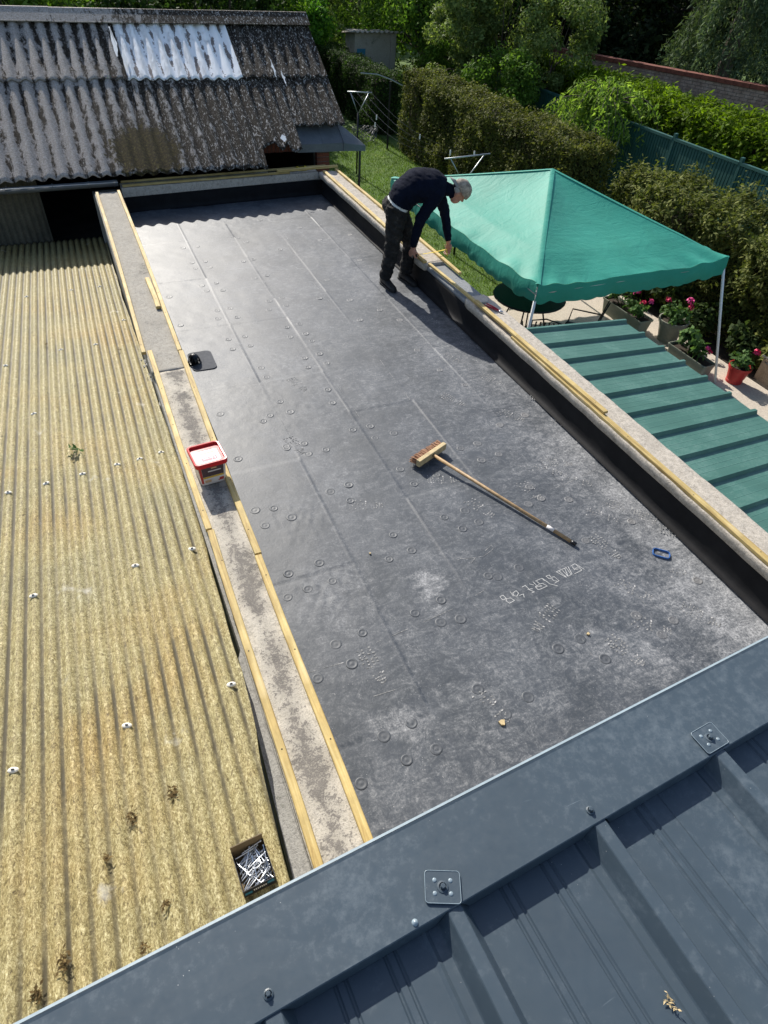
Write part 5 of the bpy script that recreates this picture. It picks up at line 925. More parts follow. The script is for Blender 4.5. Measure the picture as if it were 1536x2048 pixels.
# cap worn back to front: crown and brim over the neck
m = MB(); rings = []
for i in range(9):
    ph = math.pi * 0.5 * i / 8; rr_ = max(0.0, math.cos(ph)) ** 0.75; rings.append([hp_(0.092 * rr_ * math.cos(a), 0.113 * rr_ * math.sin(a), 0.020 + 0.112 * math.sin(ph) + .006 * mnoise.noise((a * 1.5, ph * 3, 1))) for a in np.linspace(0, 2 * math.pi, 25)[:-1]])
loft(m, rings, False, True); cp = build('cap', m, 'cap_grey', MAN, smooth=True); md = cp.modifiers.new('s', 'SOLIDIFY'); md.thickness = .004; md.offset = 1
m = MB(); top, bot = [], []
for a in np.linspace(math.pi * 1.14, math.pi * 1.86, 13):
    e = 0.062 * max(0.0, math.sin((a - math.pi * 1.14) / (math.pi * .72) * math.pi)) ** 0.6; ca, sa = math.cos(a), math.sin(a); top.append(hp_(0.092 * ca, 0.113 * sa, .024)); bot.append(hp_(0.090 * ca * (1 + .2 * e), 0.113 * sa - e, .010 - e * .35))
m.v = [V(p) for p in top + bot]; m.f = [(i, i + 1, 13 + i + 1, 13 + i) for i in range(12)]; o = build('cap_brim', m, 'cap_brim', cp, smooth=True); md = o.modifiers.new('s', 'SOLIDIFY'); md.thickness = .005
m = MB(); 
for sg in (-1, 1): m.add(ball(hp_(.066 * sg, -.035, .000), 1, (.022, .050, .036), HR, 10).v, ball((0, 0, 0), 1, n=10).f)
build('hair', m, 'hair_grey', MAN, smooth=True)
# boots
def boot(an, toe):
    an = Vector(an); toe = Vector(toe).normalized(); s_ = Vector((-toe.y, toe.x, 0)); m = MB(); rings = []
    for (t, hw_, zt) in ((-.085, .026, .06), (-.075, .036, .10), (-.03, .042, .125), (.03, .043, .115), (.09, .048, .078), (.14, .049, .062), (.185, .042, .052), (.21, .022, .036)):
        c_ = Vector((an.x, an.y, ZM)) + toe * t; rings.append([c_ + s_ * (hw_ * math.cos(a)) + Vector((0, 0, 0.018 + (zt - .018) * (.5 + .5 * math.sin(a)))) for a in np.linspace(0, 2 * math.pi, 15)[:-1]])
    loft(m, rings); m.add(*(lambda k_: (k_.v, k_.f))(limb([Vector((an.x, an.y, ZM + .08)), Vector((an.x, an.y, ZM + .16)), Vector((an.x, an.y, ZM + .19))], [.052, .056, .058], 'x', 12))); b_ = build('boot', m, 'boot', MAN, smooth=True)
    m = MB(); out = [(-.092, .028), (-.06, .04), (0, .044), (.06, .046), (.12, .053), (.17, .051), (.205, .036), (.222, .012)]; pl = [Vector((an.x, an.y, 0)) + toe * t + s_ * w_ for t, w_ in out] + [Vector((an.x, an.y, 0)) + toe * t - s_ * w_ for t, w_ in reversed(out)]
    m.prism([(p.x, p.y) for p in pl][::-1], ZM + .004, ZM + .026); build('sole', m, 'rubber', b_)
segs_keep = list(segs); boot((3.075, 6.665, 0), (0.15, -1, 0)); boot((3.355, 6.725, 0), (0.30, -.95, 0))
# measuring tape pulled across the coping, and a pencil
TP = thing('measuring_tape', (3.58, 6.52, 1.93), 'yellow measuring tape stretched across the coping in the man\'s hands', 'tape measure')
a, b2 = h1 + Vector((.01, .0, -.015)), h2 + Vector((-.01, 0, -.02)); b2.z = a.z = 1.998; pts = [a.lerp(b2, t) + Vector((0, .01 * math.sin(t * 3.14), -.012 * math.sin(t * 3.14))) for t in np.linspace(0, 1, 9)]; m = MB()
for p, q in zip(pts[:-1], pts[1:]): m.bar(p, q, .016, .0012)
m.bar(b2, b2 + Vector((.0, -.05, -.06)), .014, .0012); build('blade', m, 'yellow_tape', TP)
m = MB(); c_ = a + Vector((-.02, -.01, 0)); m.box(c_ - Vector((.03, .016, .03)), c_ + Vector((.03, .016, .03))); build('case', m, 'black_plastic', TP, bevel=.006)
m = MB(); m.tube([h2 + Vector((-.05, -.02, .10)), h2 + Vector((-.01, -.01, -.01))], .0045, 6); o = build('pencil', m, 'broom_block', origin=h2); tag(o, 'pale carpenter pencil held in the man\'s outstretched hand', 'pencil')

# ================================================================== PATIO POTS AND FURNITURE
def plant(name, base, n, r_, h, label, cat='plant', flowers=(), leafm='leaf_pot', lsz=0.07, long_=0.0, group=None):
    t = thing(name, base, label, cat, group); base = Vector(base); cen = [(base.x + random.uniform(-r_, r_) * .7, base.y + random.uniform(-1, 1) * (r_ * .7 + long_), base.z + h * random.uniform(.35, .9)) for _ in range(14)]
    p, d = blob_points(n, cen, [r_ * .5] * 14); p[:, 2] = np.maximum(p[:, 2], base.z + .01); leaves('foliage', p, d + np.array([0, 0, .8]), lsz, lsz * .75, leafm, t, .5)
    m = MB()
    for c_ in cen[:7]: m.tube([base + Vector((random.uniform(-.02, .02), (c_[1] - base.y) * .5, 0)), Vector(c_)], [.006, .003], 5)
    build('stem', m, 'leaf_mid', t)
    for (dx, dy, dz, mt, rr_) in flowers:
        c_ = base + Vector((dx, dy, dz)); k_ = 34; v_ = RNG.normal(0, 1, (k_, 3)); v_ /= np.linalg.norm(v_, axis=1)[:, None]; v_[:, 2] = np.abs(v_[:, 2]) * .8
        leaves('flower', np.array(c_) + v_ * rr_ * .7, v_, rr_ * .75, rr_ * .75, mt, t, .3)
    return t
def trough(cx, cy, L_, W_, h, label):
    t = thing('planter_box', (cx, cy, 0.012), label, 'planter', 'plastic plant troughs')
    def rg_(k_, z): return [(cx + x, cy + y, .012 + z) for x, y in rrect(W_ / 2 * k_, L_ / 2 * (1 - (1 - k_) * .35), .025)]
    m = MB(); loft(m, [rg_(.78, 0), rg_(.80, .01), rg_(.97, h - .03), rg_(1.05, h - .028), rg_(1.06, h), rg_(.98, h), rg_(.94, h - .03)], True, False); build('shell', m, 'planter_green', t)
    m = MB(); m.add(rg_(.95, h - .035), [tuple(range(20))]); build('soil', m, 'soil', t); return t
trough(7.98, 7.48, .98, .27, .25, 'long sage plastic trough with pink flowers by the patio edge'); plant('geranium', (7.98, 7.48, .22), 420, .16, .26, 'pink flowering geraniums growing in the long trough under the tent edge', flowers=((-.02, -.30, .27, 'petal_red', .05), (.03, -.05, .33, 'petal_pink', .06), (-.05, .12, .34, 'petal_pink', .055), (.05, .22, .30, 'petal_red', .06), (0.0, .36, .30, 'petal_pink', .045), (.06, -.38, .31, 'petal_pink', .05)), long_=.28)
trough(8.02, 5.98, .78, .24, .20, 'shorter grey green plastic trough beside the tent pole'); plant('potted_shrub', (8.02, 5.98, .17), 260, .13, .34, 'glossy leafy plant growing in the shorter trough', flowers=((.05, -.18, .20, 'petal_pink', .045), (.08, -.22, .16, 'petal_red', .04)), lsz=.10, long_=.18)
def pot(cx, cy, r0, r1, h, mat, label):
    t = thing('flower_pot', (cx, cy, .012), label, 'pot'); m = MB(); m.lathe([(0, 0), (r0, 0), (r0 + .004, .01), (r0 + .006, h * .16), (r0 + .002, h * .18), (r1 * .93, h * .82), (r1, h * .84), (r1 * 1.02, h), (r1 * .94, h), (r1 * .90, h * .88)], (cx, cy, .012), 28); build('shell', m, mat, t, smooth=False)
    m = MB(); m.lathe([(r1 * .91, h * .88), (0, h * .90)], (cx, cy, .012), 28); build('soil', m, 'soil', t); return t
pot(8.28, 6.74, .155, .235, .36, 'pot_sage', 'large round sage grey flower pot between the two troughs'); plant('geranium', (8.28, 6.74, .33), 330, .20, .24, 'bushy geranium with pink and red heads in the round sage pot', flowers=((-.10, .16, .30, 'petal_red', .05), (.18, -.02, .33, 'petal_pink', .06), (.14, -.10, .26, 'petal_red', .05)))
pot(8.36, 5.36, .115, .165, .27, 'pot_red', 'small red flower pot at the patio edge'); plant('geranium', (8.36, 5.36, .24), 260, .15, .20, 'pale green geranium with one red head in the red pot', flowers=((.25, .02, .20, 'petal_red', .055),), lsz=.06)
# wooden frame with hose at the right edge
WB = thing('wooden_cold_frame', (9.05, 5.0, 0), 'low brown wooden planter frame with pale metal rail at patio edge', 'planter'); m = MB(); m.box((8.78, 4.0, -.02), (8.82, 5.35, .34)); m.box((8.82, 5.31, -.02), (9.6, 5.35, .34)); m.box((9.6, 4.0, -.02), (9.64, 5.35, .34)); build('frame', m, 'weathered_board', WB); m = MB(); m.box((8.83, 4.0, .22), (9.59, 5.30, .25)); build('soil', m, 'weathered_board', WB)
m = MB(); m.bar((8.80, 3.95, .355), (8.80, 5.40, .355), .03, .02); build('rail', m, 'galvanised', WB)
m = MB(); m.tube([(8.75 + .22 * math.cos(a) * (1 + .05 * a), 4.95 + .30 * math.sin(a), .03 + .40 * max(0, math.sin(a * .5)) ) for a in np.linspace(0, 7.6, 36)], .010, 8); o = build('garden_hose', m, 'black_plastic', origin=(8.75, 4.95, 0), smooth=True); tag(o, 'black rubber hose looped over the wooden frame at patio edge', 'hose')
# table and chairs in the shade of the tent
def chair(x, y, rz, label):
    t = thing('garden_chair', (x, y, .012), label, 'chair', 'black chairs under the tent'); t.rotation_euler.z = rz
    for sx in (-.22, .22):
        for sy in (-.2, .2): m = MB(); m.tube([(sx, sy, 0), (sx * .95, sy * .9, .43)], .011, 6); build('leg', m, 'black_metal', t, local=True)
    m = MB(); m.box((-.24, -.22, .43), (.24, .22, .455)); build('seat', m, 'black_metal', t, local=True, bevel=.01)
    m = MB(); m.tube([(-.22, .21, .45), (-.22, .30, .9), (0, .33, .96), (.22, .30, .9), (.22, .21, .45)], .011, 6); build('back_frame', m, 'black_metal', t, local=True)
    for k_ in range(7): x_ = -.18 + .06 * k_; m = MB(); m.bar((x_, .22, .47), (x_, .305, .90), .022, .005); build('slat', m, 'black_metal', t, local=True)
    for sx in (-.25, .25): m = MB(); m.tube([(sx * .9, -.2, .44), (sx, -.18, .65), (sx, .24, .66)], .011, 6); build('armrest', m, 'black_metal', t, local=True)
chair(5.55, 6.65, 2.6, 'black metal garden chair under the tent nearest the parapet'); chair(6.35, 6.75, -2.4, 'black metal garden chair under the tent nearest the troughs')
GT = thing('garden_table', (5.9, 7.5, .012), 'round black garden table in the shade of the tent', 'table'); m = MB(); m.lathe([(0, .70), (.55, .70), (.56, .715), (.55, .73), (0, .732)], (5.9, 7.5, .012), 28); build('table_top', m, 'black_metal', GT)
for k_ in range(4): a = .785 + k_ * 1.571; m = MB(); m.tube([(5.9 + .42 * math.cos(a), 7.5 + .42 * math.sin(a), .012), (5.9 + .2 * math.cos(a), 7.5 + .2 * math.sin(a), .71)], .013, 6); build('leg', m, 'black_metal', GT)
m = MB(); loft(m, [[(5.62 + x * k_, 6.63 + y * k_, .470 + z) for x, y in rrect(.19, .17, .06)] for k_, z in ((.9, 0), (1, .02), (1, .04), (.85, .06))]); o = build('seat_cushion', m, 'cream_trim', origin=(5.62, 6.63, .47)); tag(o, 'pale cushion on the black chair under the tent', 'cushion')

# ================================================================== CLOTHES LINES
def tpost(name, base, h, a, b2, label):
    t = thing(name, base, label, 'clothes post'); base = Vector(base); m = MB(); m.tube([base, base + Vector((0, 0, h - .42))], .022, 8); build('post', m, 'black_metal', t, smooth=True)
    m = MB(); m.tube([a, b2], .014, 8); build('crossbar', m, 'galvanised', t, smooth=True); k_ = base + Vector((0, 0, h - .45))
    for e in (Vector(a).lerp(Vector(b2), .12), Vector(a).lerp(Vector(b2), .88)): m = MB(); m.tube([k_, e], .011, 6); build('brace', m, 'galvanised', t, smooth=True)
    return t
tpost('clothes_post', (6.62, 16.5, -.03), 1.78, (6.38, 16.62, 1.75), (6.95, 16.45, 1.75), 'Y-shaped metal clothes post on the lawn behind the shed')
tpost('clothes_post', (6.57, 11.02, -.03), 1.78, (6.07, 10.93, 1.75), (7.09, 11.07, 1.75), 'Y-shaped metal clothes post rising behind the teal tent')
P2_ = thing('washing_pole', (8.35, 18.5, -.03), 'tall dark washing pole with slanting arm beside the clipped hedge', 'pole'); m = MB(); m.tube([(8.35, 18.5, -.03), (8.35, 18.5, 1.62)], .03, 8); build('post', m, 'black_metal', P2_); m = MB(); m.tube([(7.55, 18.7, 1.78), (8.0, 18.6, 1.76), (8.35, 18.5, 1.66), (8.95, 18.3, 1.42)], .016, 6); build('arm', m, 'galvanised', P2_)
LN = []
for i, t in enumerate((.06, .35, .65, .94)):
    a = Vector((6.07, 10.93, 1.76)).lerp(Vector((7.09, 11.07, 1.76)), t); b2 = Vector((6.38, 16.62, 1.76)).lerp(Vector((6.95, 16.45, 1.76)), t); pts = [a.lerp(b2, k_ / 12) - Vector((0, 0, .30 * math.sin(k_ / 12 * math.pi))) for k_ in range(13)]; LN.append(pts); m = MB(); m.tube(pts, .0028, 4); o = build('washing_line', m, 'black_plastic', origin=a); tag(o, 'thin sagging washing line strung between the two Y-shaped posts', 'washing line', 'washing lines')
for (li, k_) in ((0, 8), (1, 9), (3, 6), (2, 2), (3, 1)):
    p = LN[li][k_]; m = MB(); m.box(p + Vector((-.012, -.006, -.085)), p + Vector((-.002, .006, .012))); m.box(p + Vector((.002, -.006, -.085)), p + Vector((.012, .006, .012))); m.box(p + Vector((-.014, -.007, -.03)), p + Vector((.014, .007, -.02))); o = build('clothes_peg', m, 'white_paint', origin=p); tag(o, 'white clothes peg left hanging on a washing line', 'clothes peg', 'pegs on the lines')

# ================================================================== HEDGES, FENCE, WALLS
def hedge(name, x0, x1, y0, y1, h, mat, n, lsz, label, bump=.10, top_bump=.06, depth=.10, lean=0.0, shoots=0, sh_len=.25):
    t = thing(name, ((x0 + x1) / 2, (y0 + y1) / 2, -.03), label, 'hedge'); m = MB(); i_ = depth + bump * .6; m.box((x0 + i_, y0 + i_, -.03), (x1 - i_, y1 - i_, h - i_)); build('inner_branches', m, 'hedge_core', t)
    A = np.array([(x1 - x0) * (y1 - y0) * 1.3, (y1 - y0) * h * 1.3, (y1 - y0) * h * .35, (x1 - x0) * h * 1.2, (x1 - x0) * h * .4]); f = RNG.choice(5, n, p=A / A.sum()); u = RNG.random(n); v = RNG.random(n); P_ = np.zeros((n, 3)); Nn = np.zeros((n, 3))
    for k_, (fn, nv) in enumerate(((lambda u, v: (x0 + u * (x1 - x0), y0 + v * (y1 - y0), h + 0 * u), (0, 0, 1)), (lambda u, v: (x0 + 0 * u, y0 + u * (y1 - y0), v * h), (-1, 0, 0)), (lambda u, v: (x1 + 0 * u, y0 + u * (y1 - y0), v * h), (1, 0, 0)), (lambda u, v: (x0 + u * (x1 - x0), y0 + 0 * u, v * h), (0, -1, 0)), (lambda u, v: (x0 + u * (x1 - x0), y1 + 0 * u, v * h), (0, 1, 0)))):
        s_ = f == k_; P_[s_] = np.stack(fn(u[s_], v[s_]), -1); Nn[s_] = nv
    b_ = vnoise(P_[:, 0] * 1.8 + P_[:, 2] * 1.3, P_[:, 1] * 1.8 + P_[:, 2] * .7, 71) * bump * 2 + vnoise(P_[:, 0] * 6 + P_[:, 2] * 5, P_[:, 1] * 6 - P_[:, 2] * 4, 72) * top_bump * 2
    # rounded shoulders
    ex = np.minimum(P_[:, 0] - x0, x1 - P_[:, 0]); ez = h - P_[:, 2]; ey = np.minimum(P_[:, 1] - y0, y1 - P_[:, 1]); rd = .16
    tv = f == 0; P_[tv, 2] -= np.clip(1 - np.minimum(ex, ey)[tv] / rd, 0, 1) ** 2 * rd * .55; sv = (f == 1) | (f == 2); P_[sv, 0] += np.where(f[sv] == 1, 1, -1) * np.clip(1 - ez[sv] / rd, 0, 1) ** 2 * rd * .55; ev = f >= 3; P_[ev, 1] += np.where(f[ev] == 3, 1, -1) * np.clip(1 - ez[ev] / rd, 0, 1) ** 2 * rd * .55
    P_ += Nn * (b_ - RNG.random(n) ** 1.6 * depth)[:, None]; P_[:, 0] += lean * P_[:, 2]; P_[:, 2] = np.maximum(P_[:, 2], 0.0)
    if shoots:
        i = RNG.choice(n, shoots); q0 = P_[i]; dr = Nn[i] * RNG.uniform(.2, 1, (shoots, 1)) + np.array([0, 0, .9]) + RNG.normal(0, .35, (shoots, 3)); dr /= np.linalg.norm(dr, axis=1)[:, None]; ln = RNG.uniform(.08, sh_len, (shoots, 1)); ex_ = [q0 + dr * ln * k_ / 9 + RNG.normal(0, .012, (shoots, 3)) for k_ in range(1, 10)]; P_ = np.concatenate([P_] + ex_); Nn = np.concatenate([Nn] + [dr] * 9)
    leaves('foliage', P_, Nn + np.array([0, 0, .35]), lsz, lsz * .42, mat, t, .65); return t
hedge('clipped_hedge', 8.62, 9.72, 10.62, 18.3, 1.88, 'leaf_hedge_brown', 52000, .075, 'tall clipped brownish hedge beyond the lawn behind the tent', .12, .06, .10, 0.0, 700, .16)
hedge('clipped_hedge', 9.05, 10.35, 3.2, 9.85, 1.62, 'leaf_hedge_olive', 46000, .085, 'bushy olive hedge behind the flower pots and tent pole', .30, .16, .14, 0.0, 1500, .34)
hedge('clipped_hedge', 8.55, 9.55, 20.0, 26.0, 1.50, 'leaf_hedge_dark', 26000, .075, 'dark shaded hedge beyond the washing pole', .12)
hedge('thuja_hedge', 13.15, 14.5, 4.5, 20.5, 2.0, 'leaf_thuja', 70000, .12, 'bright lime green thuja hedge behind the green fence', .12, .10, .16, 0.0, 1600, .22)
# green fence
FN = thing('green_fence', (12.4, 11, -.03), 'dark green ribbed panel fence with capped rail below the thuja hedge', 'fence')
yy = 4.2; pi_ = 0
while yy < 19.5:
    m = MB(); k_ = 0
    m = MB(); m.bar((12.4, yy, -.03), (12.4, yy, 1.70), .07, .07); build('post', m, 'fence_green', FN)
    for k_ in range(22):
        y_ = yy + .06 + k_ * .0846; m = MB()
        m.box((12.385, y_, .06), (12.415, y_ + .066, 1.56)); build('slat', m, 'fence_green', FN)
    m = MB(); m.box((12.36, yy + .036, 1.562), (12.44, yy + 1.894, 1.615)); build('rail', m, 'fence_green', FN)
    m = MB(); m.box((12.417, yy + .036, .05), (12.43, yy + 1.894, 1.55)); build('backing_board', m, 'fence_green', FN)
    yy += 1.93
# old brick garden wall
BW = thing('brick_wall', (16.4, 16.5, -.03), 'old brick garden wall with red coping below the dark trees', 'wall'); wa, wb = Vector((14.0, 22.6, 0)), Vector((19.2, 9.3, 0)); wd = (wb - wa).normalized(); WL = (wb - wa).length; wn = Vector((-wd.y, wd.x, 0)) * -1
m = MB(); m.bar(wa + Vector((0, 0, 1.0)), wb + Vector((0, 0, 1.0)), .20, 2.06); build('wall_core', m, 'mortar', BW)
m = MB(); 
for c_ in range(16, 28):
    z = c_ * .076 + .02
    for i in range(int(WL / .235)):
        s_ = i * .235 + (.117 if c_ % 2 else 0); p = wa + wd * s_
        for sd_ in (1,): m.bar(p + wn * .103 * sd_ + Vector((0, 0, z)), p + wd * .222 + wn * (.103 * sd_ + random.uniform(-.002, .004)) + Vector((0, 0, z)), .03, .064)
o = build('brick_courses', m, 'brick_old', BW); o['kind'] = 'stuff'
for i in range(int(WL / .46)): m = MB(); m.bar(wa + wd * (i * .46) + Vector((0, 0, 2.09)), wa + wd * (i * .46 + .45) + Vector((0, 0, 2.09 + random.uniform(-.006, .006))), .30, .10); build('coping_tile', m, 'brick_red', BW)
# back shed
BS = thing('concrete_shed', (10.4, 25.6, -.03), 'small concrete panel shed with dark doorway among the bushes', 'shed'); m = MB(); m.box((9.62, 24.4, -.03), (11.15, 25.3, 1.98)); build('wall', m, 'shed_concrete', BS); m = MB(); m.box((9.70, 24.37, -.03), (10.0, 24.41, 1.55)); build('door', m, 'label_blue', BS); m = MB(); m.box((10.93, 24.35, -.03), (11.10, 24.42, 1.97)); build('corner_post', m, 'shed_concrete', BS)
xx = np.arange(9.5, 11.3, .02); yy_ = np.array([24.25, 25.4]); X_, Y_ = np.meshgrid(xx, yy_, indexing='ij'); o = npmesh('roof', np.stack([X_, Y_, 2.03 - (Y_ - 24.25) * .12 + .025 * np.cos(X_ / .177 * 6.283)], -1).reshape(-1, 3), gridq(*X_.shape), 'shed_concrete', BS); md = o.modifiers.new('s', 'SOLIDIFY'); md.thickness = .02
WI = thing('wire_coil', (8.5, 19.6, 0), 'loose coil of grey wire lying by the hedge end', 'coil'); m = MB()
for k_ in range(9): m.tube([(8.0 + (.30 + .012 * k_) * math.cos(a + k_), 19.4 + random.uniform(-.1, .1) + .25 * math.sin(a + k_), .20 + .16 * math.sin(a * 2 + k_ * 1.3)) for a in np.linspace(0, 6.283, 22)], .006, 4)
build('wire', m, 'zinc', WI)

# ================================================================== TREES AND SHRUBS
def tree(name, base, h, crad, czr, mat, n, lsz, label, cat='tree', clumps=26, trunk=.12, cz=None, clr=.45, squash=.8, droop=0.0, group=None, trunk_mat='bark'):
    t = thing(name, base, label, cat, group); base = Vector(base); cz = cz if cz is not None else h - czr; cen = []; rad_ = []
    for _ in range(clumps):
        while True:
            v_ = RNG.uniform(-1, 1, 3)
            if 0.15 < np.linalg.norm(v_) < 1: break
        v_ = v_ / np.linalg.norm(v_) * np.linalg.norm(v_) ** .5; cen.append((base.x + v_[0] * crad, base.y + v_[1] * crad, max(base.z + .3, cz + v_[2] * czr))); rad_.append(clr * crad * RNG.uniform(.5, 1.1))
    m = MB(); top = base + Vector((.1, .05, cz * .9)); mid = base.lerp(top, .5) + Vector((random.uniform(-.1, .1), random.uniform(-.1, .1), 0)); m.tube([base, mid, top], [trunk, trunk * .75, trunk * .35], 8); tk = build('trunk', m, trunk_mat, t, smooth=True)
    m = MB()
    for c_ in cen[:18]: s_ = base.lerp(top, random.uniform(.45, 1)); e = Vector(c_); m.tube([s_, s_.lerp(e, .5) + Vector((0, 0, .12)), e], [trunk * .32, trunk * .18, trunk * .06], 5)
    build('limbs', m, trunk_mat, t, smooth=True)
    p, d = blob_points(n, cen, rad_, squash=squash); p[:, 2] = np.maximum(p[:, 2], base.z + .05); leaves('crown', p, d + np.array([0, 0, .5]), lsz, lsz * .5, mat, t, .6, droop); return t
G = 'shrubs behind the clipped hedge'
for i, (x, y, h, cr, mt, lb) in enumerate(((11.35, 20.0, 4.2, 1.0, 'leaf_shrub', 'pale silvery shrub rising between concrete shed and brown hedge'), (12.1, 19.2, 4.3, 1.25, 'leaf_shrub', 'tall loose grey green shrub behind the middle of the clipped hedge'), (13.0, 17.9, 4.0, 1.1, 'leaf_shrub', 'grey green shrub beside the weeping tree'), (11.3, 17.6, 2.4, 1.0, 'leaf_mid', 'low mid green bush directly behind the brown hedge'), (12.6, 22.6, 3.6, 1.1, 'leaf_mid', 'mid green bush beside the concrete shed wall'))):
    tree('garden_shrub', (x, y, -.03), h, cr, h * .42, mt, 15000 if h > 3 else 8000, .10, lb, 'shrub', 40, .06, clr=.40, group=G)
tree('laurel_bush', (8.1, 27.0, -.03), 3.0, 1.3, 1.1, 'leaf_laurel', 9000, .15, 'glossy bright green laurel bush above the dark hedge', 'shrub', 24, .08)
# small weeping tree on the lawn strip
WT = thing('weeping_tree', (12.12, 14.25, -.03), 'small weeping tree with arching branches on the lawn strip before the fence', 'tree'); b0 = Vector((12.12, 14.25, -.03)); m = MB(); m.tube([b0, b0 + Vector((.05, 0, .55)), b0 + Vector((.0, .05, 1.15)), b0 + Vector((.15, 0, 1.9))], [.085, .075, .065, .05], 8); build('trunk', m, 'bark', WT, smooth=True)
m = MB(); lp = []; rg = np.random.default_rng(12)
for i in range(44):
    a = i * 2.39996; rr_ = rg.uniform(.35, 1.45); zt = rg.uniform(2.1, 2.8) - rr_ * .15; p0 = b0 + Vector((.12, 0, 1.75)); p1 = b0 + Vector((math.cos(a) * rr_ * .55, math.sin(a) * rr_ * .55, zt)); p2 = b0 + Vector((math.cos(a) * rr_, math.sin(a) * rr_, zt - .35)); p3 = b0 + Vector((math.cos(a) * rr_ * 1.08, math.sin(a) * rr_ * 1.08, rg.uniform(.75, 1.5))); pts = [p0, p1, p2, p3]
    cv = [];
    for k_ in range(13):
        t = k_ / 12; cv.append(p0 * (1 - t) ** 3 + p1 * 3 * t * (1 - t) ** 2 + p2 * 3 * t * t * (1 - t) + p3 * t ** 3)
    m.tube(cv, [.016 * (1 - k_ / 14) + .003 for k_ in range(13)], 5)
    for k_ in range(130): t = rg.uniform(.25, 1); j = min(11, int(t * 12)); lp.append(V(cv[j].lerp(cv[j + 1], t * 12 - j) + Vector(rg.normal(0, .06, 3))))
build('branches', m, 'galvanised', WT, smooth=True); bpy.data.objects['branches'].data.materials[0] = MATS['bark']
leaves('crown', np.array(lp), np.tile([0, 0, .3], (len(lp), 1)), .15, .042, 'leaf_weeping', WT, .8, 1.5)
LP = thing('leaning_pole', (12.10, 13.42, -.03), 'thin bare metal pole standing in the gap between the two hedges', 'pole'); m = MB(); m.tube([(12.10, 13.42, -.03), (12.16, 13.40, 1.45)], .022, 8); build('shaft', m, 'galvanised', LP)
# big weeping conifer over the wall
WC = thing('weeping_conifer', (18.3, 16.6, -.03), 'large grey green weeping conifer hanging over the brick wall', 'tree'); b0 = Vector((18.3, 16.6, -.03)); m = MB(); m.tube([b0, b0 + Vector((0, 0, 3)), b0 + Vector((0, 0, 6))], [.25, .2, .08], 8); build('trunk', m, 'bark', WC); lp = []; rg = np.random.default_rng(4)
for i in range(190):
    a = rg.uniform(0, 6.283); z0 = rg.uniform(1.6, 6.0); rr_ = (6.6 - z0) * .42 * rg.uniform(.5, 1.1) + .3; p0 = b0 + Vector((0, 0, z0)); p1 = p0 + Vector((math.cos(a) * rr_, math.sin(a) * rr_, .1)); p2 = p1 + Vector((math.cos(a) * .2, math.sin(a) * .2, -rg.uniform(.9, 2.0)))
    for k_ in range(120): t = rg.uniform(.2, 1) ; q = p0 * (1 - t) ** 2 + p1 * 2 * t * (1 - t) + p2 * t * t; lp.append(V(q + Vector(rg.normal(0, .07, 3))))
lp = np.array(lp); lp = lp[lp[:, 2] > .2]; leaves('crown', lp, np.tile([0, 0, .2], (len(lp), 1)), .17, .035, 'leaf_conifer', WC, .7, 1.8)
# dark tall trees beyond the wall and behind the shed
DT = [(18.0, 21.6, 3.2, 1.7), (16.4, 24.0, 7, 2.2), (22.6, 18.2, 9, 2.6), (22.5, 22.5, 10, 3.0), (19.0, 26.0, 9, 2.9), (24.5, 15.0, 9, 2.8), (27.5, 20.0, 11, 3.4), (15.6, 27.5, 7, 2.4), (23.5, 29.5, 11, 3.4), (29.5, 27.0, 12, 3.6), (33.5, 20.0, 12, 3.6), (27.0, 11.5, 9, 2.8)]
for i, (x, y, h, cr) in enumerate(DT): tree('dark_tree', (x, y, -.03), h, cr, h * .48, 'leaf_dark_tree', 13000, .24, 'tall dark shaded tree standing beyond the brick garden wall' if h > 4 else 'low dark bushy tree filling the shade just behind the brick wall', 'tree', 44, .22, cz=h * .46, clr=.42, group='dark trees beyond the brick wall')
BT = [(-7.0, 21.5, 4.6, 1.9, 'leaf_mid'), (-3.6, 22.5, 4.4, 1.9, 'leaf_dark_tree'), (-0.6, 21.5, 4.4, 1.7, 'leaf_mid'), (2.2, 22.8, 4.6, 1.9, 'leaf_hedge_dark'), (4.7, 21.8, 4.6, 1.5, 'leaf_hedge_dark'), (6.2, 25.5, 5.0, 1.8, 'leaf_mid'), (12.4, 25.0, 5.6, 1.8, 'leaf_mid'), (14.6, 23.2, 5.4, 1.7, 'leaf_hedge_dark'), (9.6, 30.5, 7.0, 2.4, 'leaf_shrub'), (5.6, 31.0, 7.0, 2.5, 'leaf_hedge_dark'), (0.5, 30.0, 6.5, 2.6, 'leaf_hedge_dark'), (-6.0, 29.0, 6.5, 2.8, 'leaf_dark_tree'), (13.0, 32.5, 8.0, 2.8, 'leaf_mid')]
nm = ['mid green leafy tree behind the pale end of the shed ridge', 'very dark green tree behind the mossy shed ridge', 'mid green tree behind the shed ridge between pale end and white patch', 'dark green tree rising above the white patch of the shed roof', 'dark green tree beyond the mossy verge of the shed roof', 'mid green tree standing behind the bright laurel bush', 'mid green tree behind the silvery shrubs beside the concrete shed', 'dark green tree between the silvery shrubs and the brick wall', 'pale yellow green tall tree behind the concrete shed', 'dark green tall tree far behind the laurel bush', 'dark green tall tree far behind the middle of the shed ridge', 'very dark tall tree far behind the pale end of the shed', 'mid green tall tree far behind the silvery shrubs']
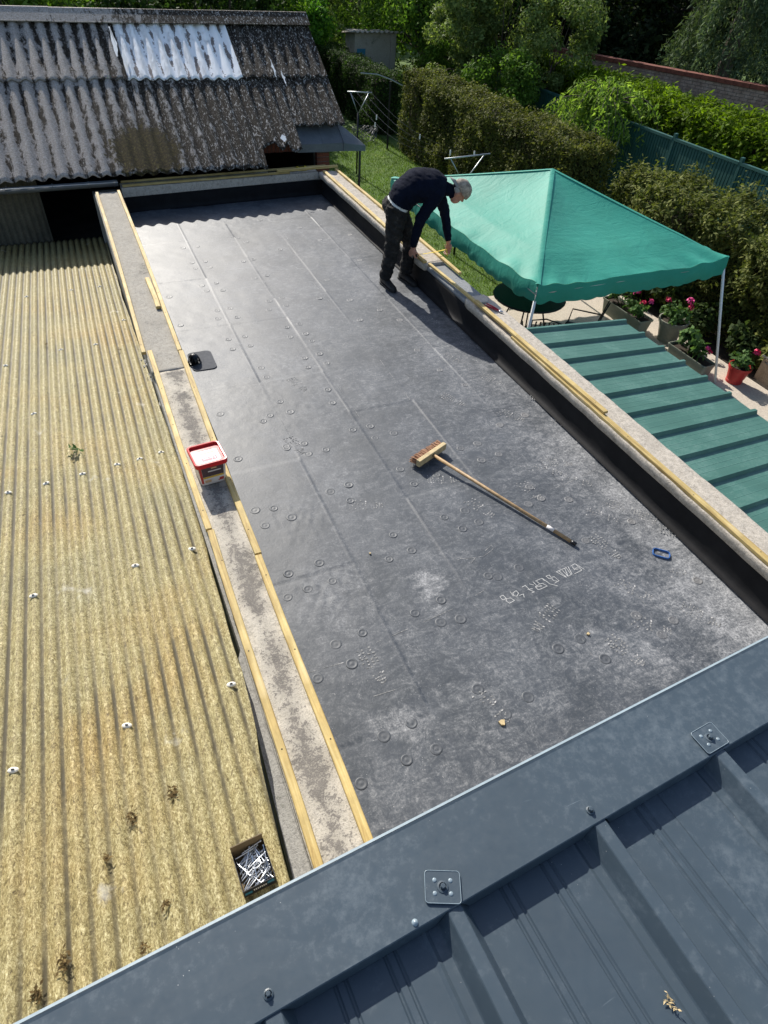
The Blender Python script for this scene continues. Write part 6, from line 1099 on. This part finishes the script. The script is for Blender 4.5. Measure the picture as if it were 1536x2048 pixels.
for i, (x, y, h, cr, mt) in enumerate(BT): tree('background_tree', (x, y, -.03), h, cr, h * .47, mt, 10000, .17, nm[i], 'tree', 34, .14, cz=h * .47, clr=.45, group='trees behind the shed and bushes')
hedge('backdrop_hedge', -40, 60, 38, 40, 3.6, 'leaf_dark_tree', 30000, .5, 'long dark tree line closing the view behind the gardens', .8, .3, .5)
# border plants under the olive hedge
BL = ['beside the far side of the wooden frame', 'next to the wooden frame with the hose', 'behind the small red pot', 'behind the shorter trough', 'behind the large round sage pot', 'behind the long flowering trough', 'in the tent shade past the long trough', 'at the end of the olive hedge by the tent']
for i in range(8):
    y = 3.4 + i * .82; plant('border_plant', (8.93 + random.uniform(-.08, .08), y, -.01), 480, .26, random.uniform(.5, .95), 'dark leafy border plant ' + BL[i], leafm='leaf_border', lsz=.09, group='plants along the patio border')
plant('border_plant', (8.95, 4.25, -.01), 500, .3, 1.3, 'taller leafy plant with a red flower behind the red pot', leafm='leaf_mid', lsz=.11, flowers=((-.15, .1, .9, 'petal_red', .05),))
# moss and grass patch at the parapet foot, lawn blades
n = 90000; gx1 = RNG.uniform(4.0, 8.7, n); gy1 = RNG.uniform(9.05, 21, n); g2 = RNG.random(n) < .2; gx1[g2] = RNG.uniform(10.4, 12.35, g2.sum()); gy1[g2] = RNG.uniform(9, 17, g2.sum())
zz = vnoise(gx1 * .7, gy1 * .7, 3) * .06 - .035; hg = RNG.uniform(.02, .065, n); a = RNG.uniform(0, 6.283, n); ln = RNG.normal(0, .018, (n, 2)); w_ = .004 + .004 * RNG.random(n)
Pg = np.stack([np.stack([gx1 - w_ * np.cos(a), gy1 - w_ * np.sin(a), zz], -1), np.stack([gx1 + w_ * np.cos(a), gy1 + w_ * np.sin(a), zz], -1), np.stack([gx1 + ln[:, 0], gy1 + ln[:, 1], zz + hg], -1)], 1).reshape(-1, 3)
gr = npmesh('grass', Pg, np.arange(n * 3).reshape(-1, 3), 'grass_blade', smooth=False); tag(gr, 'short mown grass of the lawn', 'grass', kind='stuff')
